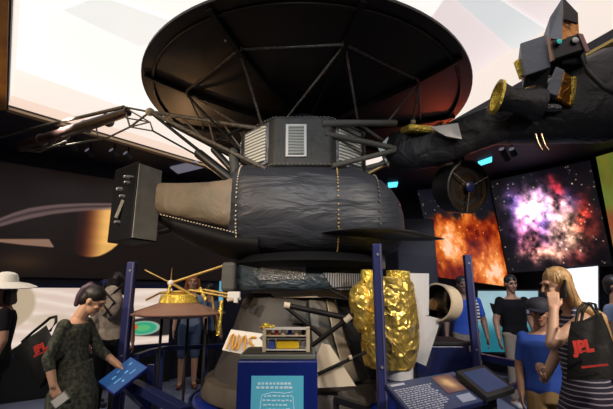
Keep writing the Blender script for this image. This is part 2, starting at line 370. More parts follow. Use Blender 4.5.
# ---- printed wall pictures
NL = Vector((D1.y, -D1.x, 0))          # normal of the left wall towards the room
def on_left(px, py, off=.04):
    r = ray(px, py); p0 = A0 + NL * off
    return EYE + r * ((p0 - EYE).dot(NL) / r.dot(NL))
def left_uv(p): d = p - A0; return d.dot(D1), p.z
def frame_quad(u0, u1, z0, z1, off):
    f = lambda u, z: A0 + D1 * u + NL * off + Vector((0, 0, z))
    return [f(u0, z1), f(u1, z1), f(u1, z0), f(u0, z0)]
U0, U1 = -1.6, 6.6; Z0, Z1 = 1.78, 3.55
def poly_y(pts, u):
    us = [left_uv(on_left(*p))[0] for p in pts]; zs = [left_uv(on_left(*p))[1] for p in pts]
    return np.interp(u, us, zs, left=zs[0], right=zs[-1]), us[0], us[-1]
def saturn(s, t):
    u = U0 + (U1 - U0) * s; z = Z1 - (Z1 - Z0) * t
    c = np.zeros(s.shape + (3,)); c[...] = np.array([.075, .045, .042])
    c *= (.8 + .6 * fbm(u * .8, z * .8, 3))[..., None]
    def mixin(c, w, col): return c * (1 - w[..., None]) + np.array(col) * w[..., None]
    # globe
    gx, _ = left_uv(on_left(76, 230)); g1, _ = left_uv(on_left(117, 230))
    low, _, _ = poly_y([(70, 246), (74, 252), (80, 255.5), (87, 257), (93, 257), (99, 256), (105, 253.5), (111, 250), (117, 245), (130, 228)], u)
    top, _, _ = poly_y([(74, 212), (112, 208), (150, 206)], u)
    w = sst(gx - .02, gx + .02, u) * sst(low - .012, low + .012, z) * sst(top + .03, top - .01, z) * (u < left_uv(on_left(150, 230))[0])
    sh = sst(gx + (g1 - gx) * .05, gx + (g1 - gx) * .75, u)
    gc = np.stack([.16 + .84 * sh, .08 + .68 * sh ** 1.3, .08 + .34 * sh ** 1.6], -1) * (.85 + .25 * fbm(u * .3, z * 9, 8))[..., None]
    c = c * (1 - w[..., None]) + gc * w[..., None]
    # upper ring
    o, ua, ub = poly_y([(-40, 240), (-15, 226), (0, 218), (14, 212.5), (29, 208), (45, 205.5), (61, 204), (85, 203), (112, 203), (200, 205)], u)
    i, _, _ = poly_y([(-40, 247), (-15, 234), (0, 227), (14, 223), (32, 218.5), (52, 214.5), (73, 212), (92, 210.5), (112, 210), (200, 212)], u)
    w = sst(o + .012, o - .012, z) * sst(i - .012, i + .012, z)
    k = np.clip((z - i) / (np.maximum(o - i, .02)), 0, 1)
    w = w * (.35 + .65 * np.abs(np.sin(k * 5.2 + .4)))
    c = mixin(c, w * .75, [.52, .42, .41])
    # lower ring
    o, _, _ = poly_y([(-10, 239), (49, 239), (54, 247)], u); i, _, _ = poly_y([(-10, 241), (24, 245), (54, 247.5)], u)
    w = sst(o + .01, o - .01, z) * sst(i - .01, i + .01, z) * (u < left_uv(on_left(54, 243))[0])
    c = mixin(c, w * .9, [.62, .48, .40])
    gu, gz = left_uv(on_left(22, 262)); w = np.exp(-((u - gu) / .35) ** 2 - ((z - gz) / .14) ** 2)
    c = mixin(c, w * .5, [.32, .22, .12])
    return c
tag(picture('wall_mural', frame_quad(U0, U1, Z0, Z1, .04), saturn, 520, 170, .9), 'dark wall mural of a ringed planet behind the raised boom', 'mural')  # dim print, the light on it put into its emission
V0, V1 = -1.2, left_uv(on_left(170, 320, .1))[0]; W0, W1 = .66, 1.62
def swirl(s, t):
    u = V0 + (V1 - V0) * s; z = W1 - (W1 - W0) * t
    n = fbm(u * .9, z * 2.2, 21); f = np.abs(np.sin((z * 9 + 2.5 * n + .8 * np.sin(u * .9)) * 2.2))
    c = np.stack([.93 - .07 * f, .86 - .09 * f, .81 - .10 * f], -1)
    def disc(px, py, ru, rz, col, soft=.08):
        nonlocal c
        uu, zz = left_uv(on_left(px, py, .1)); d = np.sqrt(((u - uu) / ru) ** 2 + ((z - zz) / rz) ** 2)
        w = sst(1 + soft, 1 - soft, d)[..., None]; c = c * (1 - w) + np.array(col) * w
    disc(6, 305, .36, .36, [.74, .66, .55]); disc(52, 320, .3, .10, [.82, .74, .66], .3)
    disc(160, 326, .75, .17, [.16, .14, .14], .1); disc(143, 328, .30, .12, [.60, .70, .62]); disc(143, 328, .24, .10, [.20, .62, .48], .12); disc(143, 328, .13, .055, [.35, .70, .45], .2); disc(134, 327, .06, .05, [.85, .35, .15], .4)
    edge = poly_y([(90, 284), (150, 283), (185, 288), (212, 296), (240, 312)], u)[0]
    w = sst(edge - .03, edge + .03, z) * (u > left_uv(on_left(92, 284))[0])
    c = c * (1 - w[..., None]) + np.array([.10, .09, .10]) * w[..., None]
    return c
lb = thing('lit_display_panel', 'long low backlit panel of pale planet cloud swirls under the mural', 'display', tuple(A0 + D1 * 1.7 + NL * .3))
o = picture('panel_print', frame_quad(V0, V1, W0, W1, .10), swirl, 420, 90, 1.0, lb, .05)
b = B(); q = frame_quad(V0 - .05, V1 + .05, .0, .60, .14); b.prism(q, NL * -.1); b.build('panel_base', M['black'], lb)
b = B()
for (z0, z1) in ((.60, .655), (1.625, 1.68)): b.prism(frame_quad(V0 - .05, V1 + .05, z0, z1, .13), NL * -.11)
b.build('panel_frame', M['blue_d'], lb)

def nebula(s, t):
    x = s * 1.0; y = t * 1.0
    n1 = fbm(x * 5, y * 5, 1); n2 = fbm(x * 9, y * 9, 7); n3 = fbm(x * 16, y * 16, 13)
    wx = x + (n1 - .5) * .22; wy = y + (n2 - .5) * .18
    def gs(cx, cy, rx, ry, p=2): return np.exp(-(np.abs((wx - cx) / rx) ** p + np.abs((wy - cy) / ry) ** p))
    c = np.zeros(s.shape + (3,)); c += np.array([.045, .035, .055])
    t3 = (.25 + 1.5 * n3)
    def add(w, col): nonlocal c; c = c + w[..., None] * np.array(col)
    fil = np.clip(1.6 - 9 * np.abs(n2 - .47), 0, 1.6); t3 = np.clip(.45 + (n3 - .36) * 2.6, .1, 2)
    add(gs(.43, .50, .29, .33, 3) * .42 * t3, [.62, .36, .80])
    add(gs(.37, .37, .17, .16) * 1.15 * t3, [1.0, .80, .85])
    add(gs(.34, .36, .12, .10) * .5, [1, .85, .8]); add(gs(.50, .58, .24, .26, 3) * .22 * t3, [1, .62, .42]); add(gs(.42, .56, .07, .07) * .35, [.2, .25, .9]); add(gs(.50, .44, .05, .09) * .3, [.2, .2, .8])
    add(gs(.27, .52, .06, .24) * .45 * (t3 + fil), [.85, .45, .55])
    add(gs(.67, .62, .17, .19) * .75 * t3 + gs(.67, .62, .14, .16) * .25 * fil, [1.0, .82, .58])
    add(gs(.44, .83, .20, .07) * .8 * t3, [1, .70, .50])
    add(gs(.33, .76, .08, .09) * .6 * t3, [1, .5, .4])
    add(gs(.85, .55, .08, .20) * .9 * t3, [.80, .10, .05])
    add(gs(.63, .20, .07, .09) * .9 * t3, [.75, .12, .10])
    add(gs(.60, .36, .10, .06) * .8 * t3, [1, .65, .45])
    add(gs(.20, .32, .07, .16) * .5, [.12, .12, .50]); add(gs(.72, .88, .10, .08) * .5 * t3, [.7, .15, .15]); add(gs(.72, .35, .10, .10) * .4, [.15, .15, .5])
    rs = np.random.RandomState(5); 
    for k in range(130):
        sx, sy, a = rs.rand(), rs.rand(), rs.rand() * .9
        w = np.exp(-(((s - sx) / .006) ** 2 + ((t - sy) / .006) ** 2)); add(w * a, [1, .9, .7])
    return c
def flames(s, t):
    n1 = fbm(s * 3.2, t * 3.2, 31); n2 = fbm(s * 8, t * 8, 37); n3 = fbm(s * 18, t * 18, 41)
    edge = sst(.05, .22, t - .20 + (n1 - .5) * .7 + .25 * s * (1 - s))
    d = n1 * .55 + n2 * .45 + (n3 - .5) * .3; v = np.clip((d - .22) * 2.2, 0, 1)
    v = np.clip(v + .55 * np.exp(-(((s - .25) / .22) ** 2 + ((t - .62) / .18) ** 2)) + .35 * np.exp(-(((s - .75) / .25) ** 2 + ((t - .85) / .12) ** 2)) - .45 * np.exp(-(((s - .72) / .2) ** 2 + ((t - .5) / .2) ** 2)), 0, 1.15)
    c = np.stack([.28 + .72 * v, .03 + .60 * v ** 1.6, .02 + .36 * v ** 4], -1)
    c = c * edge[..., None] + np.array([.05, .05, .09]) * (1 - edge[..., None])
    rs = np.random.RandomState(9)
    for k in range(90):
        sx, sy, a = rs.rand(), rs.rand(), rs.rand() * .8
        w = np.exp(-(((s - sx) / .006) ** 2 + ((t - sy) / .006) ** 2)); c = c + (w * a)[..., None] * np.array([1, .9, .7])
    return c
def green(s, t):
    n = fbm(s * 3, t * 5, 51); n2 = fbm(s * 9, t * 3, 57)
    a = np.stack([.34 + .25 * n2, .36 + .22 * n, .12 + .1 * n], -1); w = sst(.45, .62, t)[..., None]
    return a * (1 - w) + np.stack([.42 + .3 * n2, .25 + .2 * n, .14 + .1 * n], -1) * w
tag(picture('nebula_poster', [at(490, 181, 7.4), at(590, 160, 6.25), at(613, 266, 6.25), at(508, 273, 7.4)], nebula, 230, 230, 1.15), 'large square lit poster of a violet and orange supernova cloud', 'poster')
tag(picture('nebula_poster', [at(417, 190, 8.1), at(489, 184, 7.65), at(510, 287, 7.65), at(438, 277, 8.1)], flames, 190, 230, 1.1), 'lit poster of fiery orange gas clouds left of the supernova poster', 'poster')
tag(picture('nebula_poster', [at(596, 157, 6.1), at(650, 141, 5.45), at(672, 262, 5.45), at(616, 262, 6.1)], green, 90, 160, .8), 'green and brown lit poster cut off by the right edge', 'poster')

pn = thing('exhibit_partition', 'dark navy free-standing partition left of the fiery orange poster', 'partition', tuple(Vector((at(415, 300, 6.6).x, 6.6, 0))))
c0, c1 = at(396, 219, 6.6), at(434, 222, 6.6); b = B(); b.box(((c0.x + c1.x) / 2, 6.65, c0.z / 2), (c1.x - c0.x, .1, c0.z)); b.build('partition_board', mat('partition_navy', (.010, .010, .022), .6), pn, None, .01)
b = B(); b.box(((c0.x + c1.x) / 2, 6.65, .04), (c1.x - c0.x + .1, .4, .08)); b.build('partition_foot', M['black'], pn)
# far screens and lamps
def screen(name, corners, m, label, cat='screen', th=.06, group=None, bez=.03):
    TL, TR, BR, BL = [Vector(c) for c in corners]; n = (TR - TL).cross(BL - TL).normalized()
    if n.y < 0: n = -n
    cen = (TL + TR + BR + BL) / 4; t = thing(name, label, cat, tuple(Vector((cen.x, cen.y, min(BL.z, BR.z)))), group=group)
    b = B(); b.prism([c + (c - cen).normalized() * bez * 1.4 + n * .005 for c in (TL, TR, BR, BL)], n * th); b.build('housing', M['black'], t)
    if callable(m): picture('display_face', [TL, TR, BR, BL], m, 40, 60, .95, t, .004)
    else: b = B(); b.prism([TL, TR, BR, BL], n * .004); b.build('display_face', m, t)
    return t
def tealgrad(s, t):
    w = sst(.35, .75, t)[..., None]; n = fbm(s * 3, t * 4, 3)[..., None]
    return np.array([.66, .80, .84]) * (1 - w) * (.85 + .25 * n) + np.array([.12, .42, .48]) * w
screen('wall_screen', [at(478, 291, 7.7), at(538, 291, 7.0), at(538, 352, 7.0), at(478, 352, 7.7)], tealgrad, 'pale teal lit screen behind the man in the black shirt')
screen('wall_screen', [at(566, 269, 6.3), at(598, 266, 6.0), at(598, 322, 6.0), at(566, 322, 6.3)], M['screen_w'], 'bright white screen behind the blond woman on the phone')
screen('wall_screen', [at(194, 270, 8.2), at(205, 270, 8.2), at(205, 304, 8.2), at(194, 304, 8.2)], M['screen_c'], 'narrow blue screen left of the black gap above the saucer probe')
screen('wall_screen', [at(210, 270, 8.2), at(223, 270, 8.2), at(223, 304, 8.2), at(210, 304, 8.2)], M['screen_c'], 'narrow blue screen against the left edge of the dark adapter cone')
# lamps under the soffit
def lampbox(pts, m, label, grp):
    cen = sum((atz(x, y, ZS) for x, y in pts), Vector()) / len(pts)
    b = B(); b.prism([atz(x, y, ZS - .03) for x, y in pts], (0, 0, .028)); o = b.build('ceiling_light', m)
    return tag(o, label, 'ceiling light')
lampbox([(170, 168), (196, 162), (203, 168), (178, 174)], M['lamp_dim'], 'dim rectangular ceiling light above the tan cloth boom cover', None)
lampbox([(478, 163), (492, 158), (492, 162), (480, 166)], M['cyan_led'], 'small cyan ceiling light right of the hanging round drum', None)
lampbox([(584, 136), (613, 126), (613, 131), (588, 141)], M['cyan_led'], 'bright cyan ceiling light strip at the right edge', None)
lampbox([(388, 184), (398, 183), (397, 187), (388, 188)], M['cyan_led'], 'faint cyan ceiling light beside the right end of the barrel', None)
for i, (x, y) in enumerate([(67, 141), (74, 147), (90, 153), (114, 153), (128, 156), (503, 152), (513, 152), (506, 157)]):
    p = atz(x, y, ZS - .14)
    t = thing('spotlight', ['small spotlight under the soffit, leftmost of the row above the mural', 'small spotlight under the soffit, second from the left above the mural', 'small spotlight under the soffit, third from the left above the mural',
              'small spotlight under the soffit, fourth from the left above the mural', 'small spotlight under the soffit just above the boxed instrument panel',
              'small spotlight under the soffit above the supernova poster, leftmost of three', 'small spotlight under the soffit above the supernova poster, rightmost of three',
              'small spotlight under the soffit above the supernova poster, lowest of three'][i], 'spotlight', tuple(p), group='spotlights under the soffit')
    d = Vector((.3, .6, -.4)) if i < 5 else Vector((.5, .5, -.5)); d.normalize()
    b = B(); b.tube(p - d * .06, p + d * .06, .04, .05, 12); b.build('lamp_head', M['black'], t)
    b = B(); b.tube(p + Vector((0, 0, .02)), Vector((p.x, p.y, ZS)), .012); b.build('stem', M['black'], t)
    b = B(); b.lathe([(.040, 0), (.040, .004)], p - d * .066, d, 12); b.build('lamp_back', M['lamp_dim'], t)

# ================================================================== SPACECRAFT
SC = thing('spacecraft_model', 'huge full size spacecraft mock-up with black dish, black blankets and foil on a blue platform', 'spacecraft', (0, 4.31, .62))
DC = Vector((.0, 4.31, 3.72)); DN = Vector((.0225, .031, 1)).normalized(); R = 1.84
def dz(r): return -.26 * (1 - (r / R) ** 2)
prof = [(.02, dz(0))] + [(r, dz(r)) for r in (.2, .4, .6, .8, 1.0, 1.2, 1.4, 1.6, 1.7)] + [(1.81, -.025), (1.84, -.018), (1.842, .0), (1.84, .01)] + [(r, dz(r) + .04) for r in (1.7, 1.5, 1.2, .9, .6, .3, .02)]
b = B(); b.lathe(prof, DC, DN, 96); dish = b.build('dish_antenna', M['dish'], SC, 40)
X, Yv, Zv = frame(DN)
def dp(r, a, z): # dish polar, a in degrees in world xy
    d = Vector((math.cos(math.radians(a)), math.sin(math.radians(a)), 0)); d = (d - DN * d.dot(DN)).normalized()
    return DC + d * r + DN * z
b = B(); b.torus(DC + DN * (dz(1.72) - .020), DN, 1.72, .014, 96); b.build('rim_ring', M['dish'], dish, 60)
angs = [-158, -115.5, -76, -36, 3, 43, 83, 123, 163]
for a in angs:
    b = B(); rr = [.3, .6, .9, 1.15, 1.38, 1.6, 1.80]
    for r0, r1 in zip(rr, rr[1:]): b.beam(dp(r0, a, dz(r0) - .022), dp(r1, a, dz(r1) - .022), .05, .06)
    b.build('rib', M['strut_dark'], dish)
nodes = [dp(1.38, a, -.125) for a in angs]
for i in range(9):
    b = B(); p, q = nodes[i], nodes[(i + 1) % 9]; b.tube(p, q, .013); b.build('ring_strut', M['strut'], dish, 60)
    b = B(); b.box(p, (.05, .05, .07)); b.tube(p, p + Vector((0, 0, .06)), .02); b.build('node_fitting', M['tanp'], dish)
b = B(); b.box(at(226, 38, 2.75 if 0 else at(226, 38, 3).y), (.03, .03, .06)); b.build('bright_clip', M['white'], dish)
# bus: octagonal equipment section
BC = Vector((-.04, 4.2, 0)); zb0, zb1 = 2.72, 3.24; ap = .66; cr = ap / math.cos(PI / 8)
def octo(r, z): return [BC + Vector((r * math.cos(PI / 8 + k * PI / 4), r * math.sin(PI / 8 + k * PI / 4), z)) for k in range(8)]
b = B(); b.skin([b.ring(octo(cr, zb0)), b.ring(octo(cr, zb1))]); bus = b.build('equipment_bus', mat('bus_cloth_warm_grey', (.042, .039, .033), .6, bump=(5, .7, .05)), SC, None, .02)
def bus_face(k):    # k-th face centre, tangent, outward normal
    a = k * PI / 4; n = Vector((math.cos(a), math.sin(a), 0)); return BC + n * ap + Vector((0, 0, (zb0 + zb1) / 2)), Vector((-n.y, n.x, 0)), n
def face_panel(name, k, du, dzz, w, h, m, off, parent, th=.01):
    c, t, n = bus_face(k); c = c + t * du + Vector((0, 0, dzz)) + n * off
    b = B(); b.prism([c + t * sx * w / 2 + Vector((0, 0, sz * h / 2)) for sx, sz in ((-1, -1), (1, -1), (1, 1), (-1, 1))], n * th)
    return b.build(name, m, parent)
face_panel('louver_frame', 6, -.06, .0, .20, .33, M['white'], .004, bus); face_panel('louver_slats', 6, -.06, 0, .15, .29, M['louver_g'], .016, bus)
for k in (5, 7, 4, 0):
    face_panel('louver_frame', k, 0, .0, .40, .42, M['silver'], .003, bus); face_panel('louver_slats', k, 0, 0, .33, .36, M['louver'], .015, bus)
b = B()
for z in (zb0 + .02, zb1 - .02):
    pts = octo(cr + .012, z)
    for p, q in zip(pts, pts[1:] + pts[:1]):
        for k in range(14): b.box(p.lerp(q, (k + .5) / 14), (.012, .012, .012))
b.build('bus_stitching', M['strut'], bus)['kind'] = 'stuff'
# black cloth cone between bus and dish with a folded peak
b = B(); b.lathe([(.64, 0), (.55, .06), (.42, .12), (.30, .19), (.22, .25)], BC + Vector((0, 0, zb1)), n=10); b.build('feed_skirt', M['blanket2'], SC, 30)
b = B(); b.ell(Vector((-.02, 3.95, zb1 + .0)), (.36, .30, .15)); b.build('blanket_dome', bus.data.materials[0], SC, 60)
# wrapped struts from the bus
def rod(name, pts, r, m, parent=SC, smooth=60, label=None):
    b = B(); b.path([at(*p) for p in pts], r, 10); return b.build(name, m, parent, smooth, label=label)
wr = mat('wrapped_strut_cloth', (.10, .092, .078), .6, bump=(30, .7, .01))
rod('wrapped_strut', [(322, 124, 3.55), (360, 123, 3.6), (396, 123, 3.7)], [.045, .032, .035], wr)
rod('wrapped_strut', [(325, 134, 3.55), (365, 142, 3.65), (402, 150, 3.75)], .03, wr)
rod('wrapped_strut', [(332, 166, 3.5), (365, 158, 3.6), (400, 149, 3.75)], .026, wr)
rod('wrapped_strut', [(366, 168, 3.9), (396, 160, 3.9)], .025, wr)
rod('wrapped_strut', [(360, 125, 4.1), (382, 140, 4.0), (396, 160, 3.9)], .02, wr)
# dish support struts down to the bus
tops = [Vector(p) for p in octo(cr - .03, zb1 + .02)]
fr_l, fr_r = tops[5], tops[6]      # front corners
l_side, r_side = tops[4], tops[7]
for n_, q in ((1, at(263, 128, 3.65)), (2, at(286, 119, 3.75)), (2, at(358, 122, 3.7)), (3, at(413, 122, 3.75)), (3, at(385, 126, 3.75)), (0, at(207, 121, 3.9)), (0, at(240, 126, 3.9)), (5, tops[1]), (6, tops[2]), (7, tops[3])):
    b = B(); b.tube(nodes[n_], q, .012); b.build('support_strut', M['strut'], SC, 60)
for q0 in (at(263, 128, 3.65), at(413, 122, 3.75)): b = B(); b.ell(q0, (.028,) * 3); b.build('strut_joint', M['cream'], SC, 60)
rod('top_frame_tube', [(263, 128, 3.65), (286, 120, 3.7), (322, 122, 3.6)], .02, wr)

# barrel body
def sup(t, e=.75): return math.copysign(abs(math.cos(t)) ** e, math.cos(t)), math.copysign(abs(math.sin(t)) ** e, math.sin(t))
b = B(); rs = []
bx = [(236, 213, .42, .42), (240, 213, .455, .50), (252, 213, .468, .55), (290, 213.5, .475, .58), (333, 214, .470, .58), (350, 215, .458, .57), (365, 217.5, .43, .54), (378, 220.5, .385, .48), (388, 223.5, .33, .40), (395, 226, .26, .32), (399, 227.5, .18, .22), (402, 228, .06, .10)]
for px, py, rz, ry in bx:
    c = at(px, py, 4.0); rs.append(b.ring([c + Vector((0, ry * sup(t)[0], rz * sup(t)[1])) for t in [2 * PI * k / 40 for k in range(40)]]))
b.skin(rs); barrel = b.build('barrel_body', M['blanket'], SC, 50)
def seam(px, rz, ry, m, step=44, parent=barrel, py=214):
    b = B(); c = at(px, py, 4.0)
    for k in range(step):
        t = PI / 2 + PI * k / step + .02; p = c + Vector((0, (ry + .006) * sup(t)[0], (rz + .006) * sup(t)[1])); b.box(p, (.012, .012, .014))
    b.build('seam_stitching', m, parent)['kind'] = 'stuff'
seam(245, .462, .525, M['cream']); seam(334, .471, .58, M['brass'])
seam(371, .415, .52, M['strut'], 30, py=219)
# lower hull under the barrel
b = B(); b.lathe([(.10, -.02), (.70, -.02), (.78, .03), (.72, .10), (.3, .16)], Vector((.03, 4.1, 1.79)), n=40); b.build('lower_hull', M['black_p'], SC, 50)
# tan cloth boom cover on the left
b = B(); rs = []
for px, y0, y1, ry, Y in [(160, 184, 214, .12, 3.75), (170, 184.5, 216, .14, 3.75), (190, 185, 221, .18, 3.75), (210, 184.5, 226, .22, 3.76), (228, 183, 231, .26, 3.78), (240, 179, 234, .30, 3.8)]:
    top, bot = at(px, y0, Y), at(px, y1, Y); c = (top + bot) / 2; h = (top.z - bot.z) / 2
    rs.append(b.ring([c + Vector((0, ry * sup(t, .6)[0], h * sup(t, .6)[1])) for t in [2 * PI * k / 28 for k in range(28)]]))
b.skin(rs); bc = b.build('boom_cover', M['tan_cloth'], SC, 50, label='tan cloth cover')
b = B()
for k in range(26): b.box(at(161 + k * 3, 214.5 + k * .73, 3.60 - k * .004), (.014, .012, .009))
b.build('hem_stitching', M['cream'], bc)['kind'] = 'stuff'
b = B(); rs = []
for px, y0, y1, ry in [(158, 212, 222, .10), (180, 215, 238, .18), (205, 220, 250, .24), (232, 228, 259, .30), (262, 232, 262, .34)]:
    top, bot = at(px, y0, 3.85), at(px, y1, 3.85); c = (top + bot) / 2; h = (top.z - bot.z) / 2
    rs.append(b.ring([c + Vector((0, ry * math.cos(t), h * math.sin(t))) for t in [2 * PI * k / 24 for k in range(24)]]))
b.skin(rs); b.build('boom_underside', M['black_p'], SC, 50)
# boxed panel with connectors
N, Lp, Rp = at(134, 205, 3.45), at(111, 205, 3.72), at(159, 205, 3.70); Bp = Lp + Rp - N
z1_, z0_ = at(137, 161, 3.45).z, at(131, 239, 3.45).z
def zp(p, z): return Vector((p.x, p.y, z))
b = B(); b.skin([b.ring([zp(p, z0_) for p in (N, Rp, Bp, Lp)]), b.ring([zp(p, z1_ - d) for p, d in ((N, 0), (Rp, .0), (Bp, 0), (Lp, 0))])])
pb = b.build('panel_box', M['black_p'], SC, None, .012)
n_r = Vector((0, 0, 1)).cross(Rp - N).normalized();  n_r = n_r if n_r.y < 0 else -n_r
n_l = Vector((0, 0, 1)).cross(Lp - N).normalized();  n_l = n_l if n_l.y < 0 else -n_l
def facequad(P0, P1, a0, a1, h0, h1, n, off):
    f = lambda a, h: zp(P0.lerp(P1, a), z0_ + (z1_ - z0_) * h) + n * off
    return [f(a0, h0), f(a1, h0), f(a1, h1), f(a0, h1)]
b = B(); b.prism(facequad(N, Rp, .03, .97, .02, .97, n_r, .004), n_r * .008); b.build('side_sheet', mat('side_sheet_grey', (.34, .33, .29), .6, mottle=((.24, .235, .20), 8, .2)), pb)
for i, (a, h, s) in enumerate([(.35, .82, .022), (.30, .74, .02), (.60, .68, .026), (.45, .57, .022), (.55, .24, .02), (.15, .80, .014)]):
    p = zp(N.lerp(Lp, a), z0_ + (z1_ - z0_) * h)
    b = B(); b.tube(p, p + n_l * .03, s, s * .8, 10); b.ell(p + n_l * .035, (s * .7,) * 3, n=10, q=6); b.build('connector', M['phone'], pb, 60)
b = B(); p = zp(N.lerp(Lp, .5), z0_ + (z1_ - z0_) * .42) + n_l * .012; b.beam(p + Vector((.02, 0, .08)), p - Vector((.03, 0, .09)), .02, .03); b.build('bracket', M['strut'], pb)
b = B(); b.torus((zp(N.lerp(Rp, .5) + (Bp - Rp) * .5, z1_ + .0)), (0, 0, 1), .001, .0005, 6, 4); 
b.bm.clear(); b.tube(at(158, 200, 3.72), at(166, 200, 3.75), .05); b.tube(at(158, 232, 3.75), at(175, 228, 3.8), .035); b.build('panel_mount', M['strut_dark'], SC, 60)

# left outrigger truss
apx = (150, 112, 3.95)
for pts, r, m in [([apx, (262, 129, 3.75)], .022, 'strut'), ([apx, (266, 169, 3.55)], .020, 'strut'), ([apx, (232, 152, 3.7)], .016, 'strut'), ([apx, (236, 180, 3.75)], .018, 'strut_dark'),
                  ([(160, 118, 3.95), (240, 145, 3.9)], .014, 'strut_dark'), ([(182, 118, 3.95), (208, 143, 3.85)], .012, 'strut'), ([(208, 118, 3.9), (214, 142, 3.8)], .010, 'strut'), ([(214, 142, 3.8), (246, 126, 3.8)], .012, 'strut_dark'),
                  ([(222, 122, 3.85), (240, 147, 3.8)], .010, 'strut'), ([(153, 131, 3.9), (202, 158, 3.8), (232, 178, 3.75)], .010, 'strut_dark'), ([(187, 95, 3.6), (240, 150, 3.8)], .011, 'strut_dark'), ([(168, 122, 3.95), (252, 166, 3.7)], .03, 'strut_dark')]:
    rod('truss_rod', pts, r, M[m])
b = B(); b.ell(at(*apx), (.05, .05, .045)); b.build('truss_node', M['cream'], SC, 60)
for pts, r in [([(199, 154, 3.75), (232, 180, 3.7)], .05), ([(214, 150, 3.8), (238, 176, 3.75)], .035)]:
    b = B(); b.capsule(at(*pts[0]), r, at(*pts[1]), r); b.build('actuator', M['drumblk'], SC, 60)
b = B(); b.capsule(at(233, 152, 3.7), .045, at(236, 178, 3.7), .055); b.build('hinge_post', M['grey_cloth'], SC, 60)
# generator boom to the left
rtg = rod('generator_boom', [(20, 146, 4.9), (60, 134, 4.6), (95, 123, 4.3), (128, 112, 4.05)], [.06, .066, .066, .05], M['rtg'])
for pts, r in [([(-30, 144, 5.2), (60, 122, 4.6), (124, 107, 4.05)], .022), ([(124, 107, 4.05), apx], .012), ([(124, 107, 4.05), (130, 127, 4.0)], .010), ([(130, 127, 4.0), apx], .012),
               ([(130, 127, 4.0), (150, 122, 3.95), (153, 131, 3.9)], .009), ([(126, 118, 4.05), (150, 122, 3.95)], .008), ([(125, 108, 4.05), (148, 121, 3.95)], .008), ([(130, 127, 4.0), (107, 138, 4.2), (84, 133, 4.3)], .011),
               ([(107, 138, 4.2), (60, 146, 4.6), (20, 151, 4.9)], .012), ([(96, 126, 4.3), (98, 137, 4.25)], .009), ([(60, 137, 4.6), (44, 150, 4.75)], .010), ([(20, 150, 4.9), (40, 152, 4.75), (66, 141, 4.5)], .012), ([(130, 127, 4.0), (153, 131, 3.9)], .008)]:
    rod('boom_rod', pts, r, M['strut'])
for k in range(4):
    x = 42 + k * 22; b = B(); c = at(x, 140 - (x - 42) * .30, 4.75 - k * .16)
    b.lathe([(.066, -.012), (.082, -.008), (.082, .008), (.066, .012)], c, at(95, 123, 4.3) - at(60, 134, 4.6), 16); b.build('cooling_ring', M['rtg'], rtg)

# right science boom under black cloth
b = B(); rs = []
for px, py, Y, rv, rh in [(386, 153, 3.85, .06, .08), (392, 150, 3.82, .18, .16), (410, 150, 3.75, .21, .18), (440, 146, 3.6, .20, .18), (470, 134, 3.45, .19, .18), (500, 122, 3.3, .20, .2), (535, 116, 3.2, .24, .22), (570, 104, 3.1, .34, .24), (600, 96, 3.0, .40, .25), (640, 90, 2.95, .40, .25), (646, 90, 2.94, .2, .12)]:
    c = at(px, py, Y); rs.append(b.ring([c + Vector((.35 * rh * sup(t)[0], -rh * sup(t)[0], rv * sup(t)[1])) for t in [2 * PI * k / 28 for k in range(28)]]))
b.skin(rs); boom = b.build('science_boom', M['blanket2'], SC, 50)
def patch(name, pts, m, th=.015, parent=SC, **kw):
    b = B(); P_ = [at(*p) for p in pts]; n = (P_[1] - P_[0]).cross(P_[2] - P_[0]).normalized(); n = n if n.y > 0 else -n
    b.prism(P_, n * th); return b.build(name, m, parent, **kw)
b = B(); b.box(at(417, 130, 3.6), (.27, .24, .07), Euler((.25, .02, .15)).to_matrix()); b.build('gold_wrap', M['gold_s'], boom, None, .025)
patch('white_wrap', [(430, 127, 3.44), (458, 123, 3.36), (462, 139, 3.32), (446, 136, 3.36)], M['white'], parent=boom)
b = B(); b.prism([at(*p) for p in [(378, 148, 3.9), (388, 136, 3.86), (398, 152, 3.8), (388, 166, 3.84)]], (.03, .08, 0)); b.build('white_flap', M['white'], boom)
# hanging drum
n = Vector((.34, -.92, -.22)).normalized(); fc = at(469, 187, 3.7)
b = B(); b.lathe([(.22, -.25), (.255, -.235), (.262, 0), (.245, .004), (.24, -.03), (.02, -.05)], fc, n, 40); dr_ = b.build('drum_housing', M['drumblk'], SC, 40)
b = B(); b.lathe([(.238, -.025), (.16, -.040), (.06, -.030), (.01, -.028)], fc, n, 40, False, True); b.build('drum_mirror', M['bronze'], dr_, 60)
b = B(); b.lathe([(.045, -.03), (.05, .02), (.03, .03), (.005, .03)], fc, n, 20); b.build('drum_hub', M['blue_d'], dr_, 40)
b = B(); fx, fy, _ = frame(n)
for a in (.5, 2.6, 4.7): b.tube(fc + n * .01, fc + (fx * math.cos(a) + fy * math.sin(a)) * .25, .006)
b.build('drum_spokes', M['strut'], dr_)
b = B(); b.tube(fc - n * .1 + Vector((0, 0, .24)), at(447, 150, 3.6), .035); b.tube(fc + Vector((-.02, 0, .25)), at(462, 158, 3.6), .02); b.build('drum_bracket', M['strut_dark'], SC, 60)
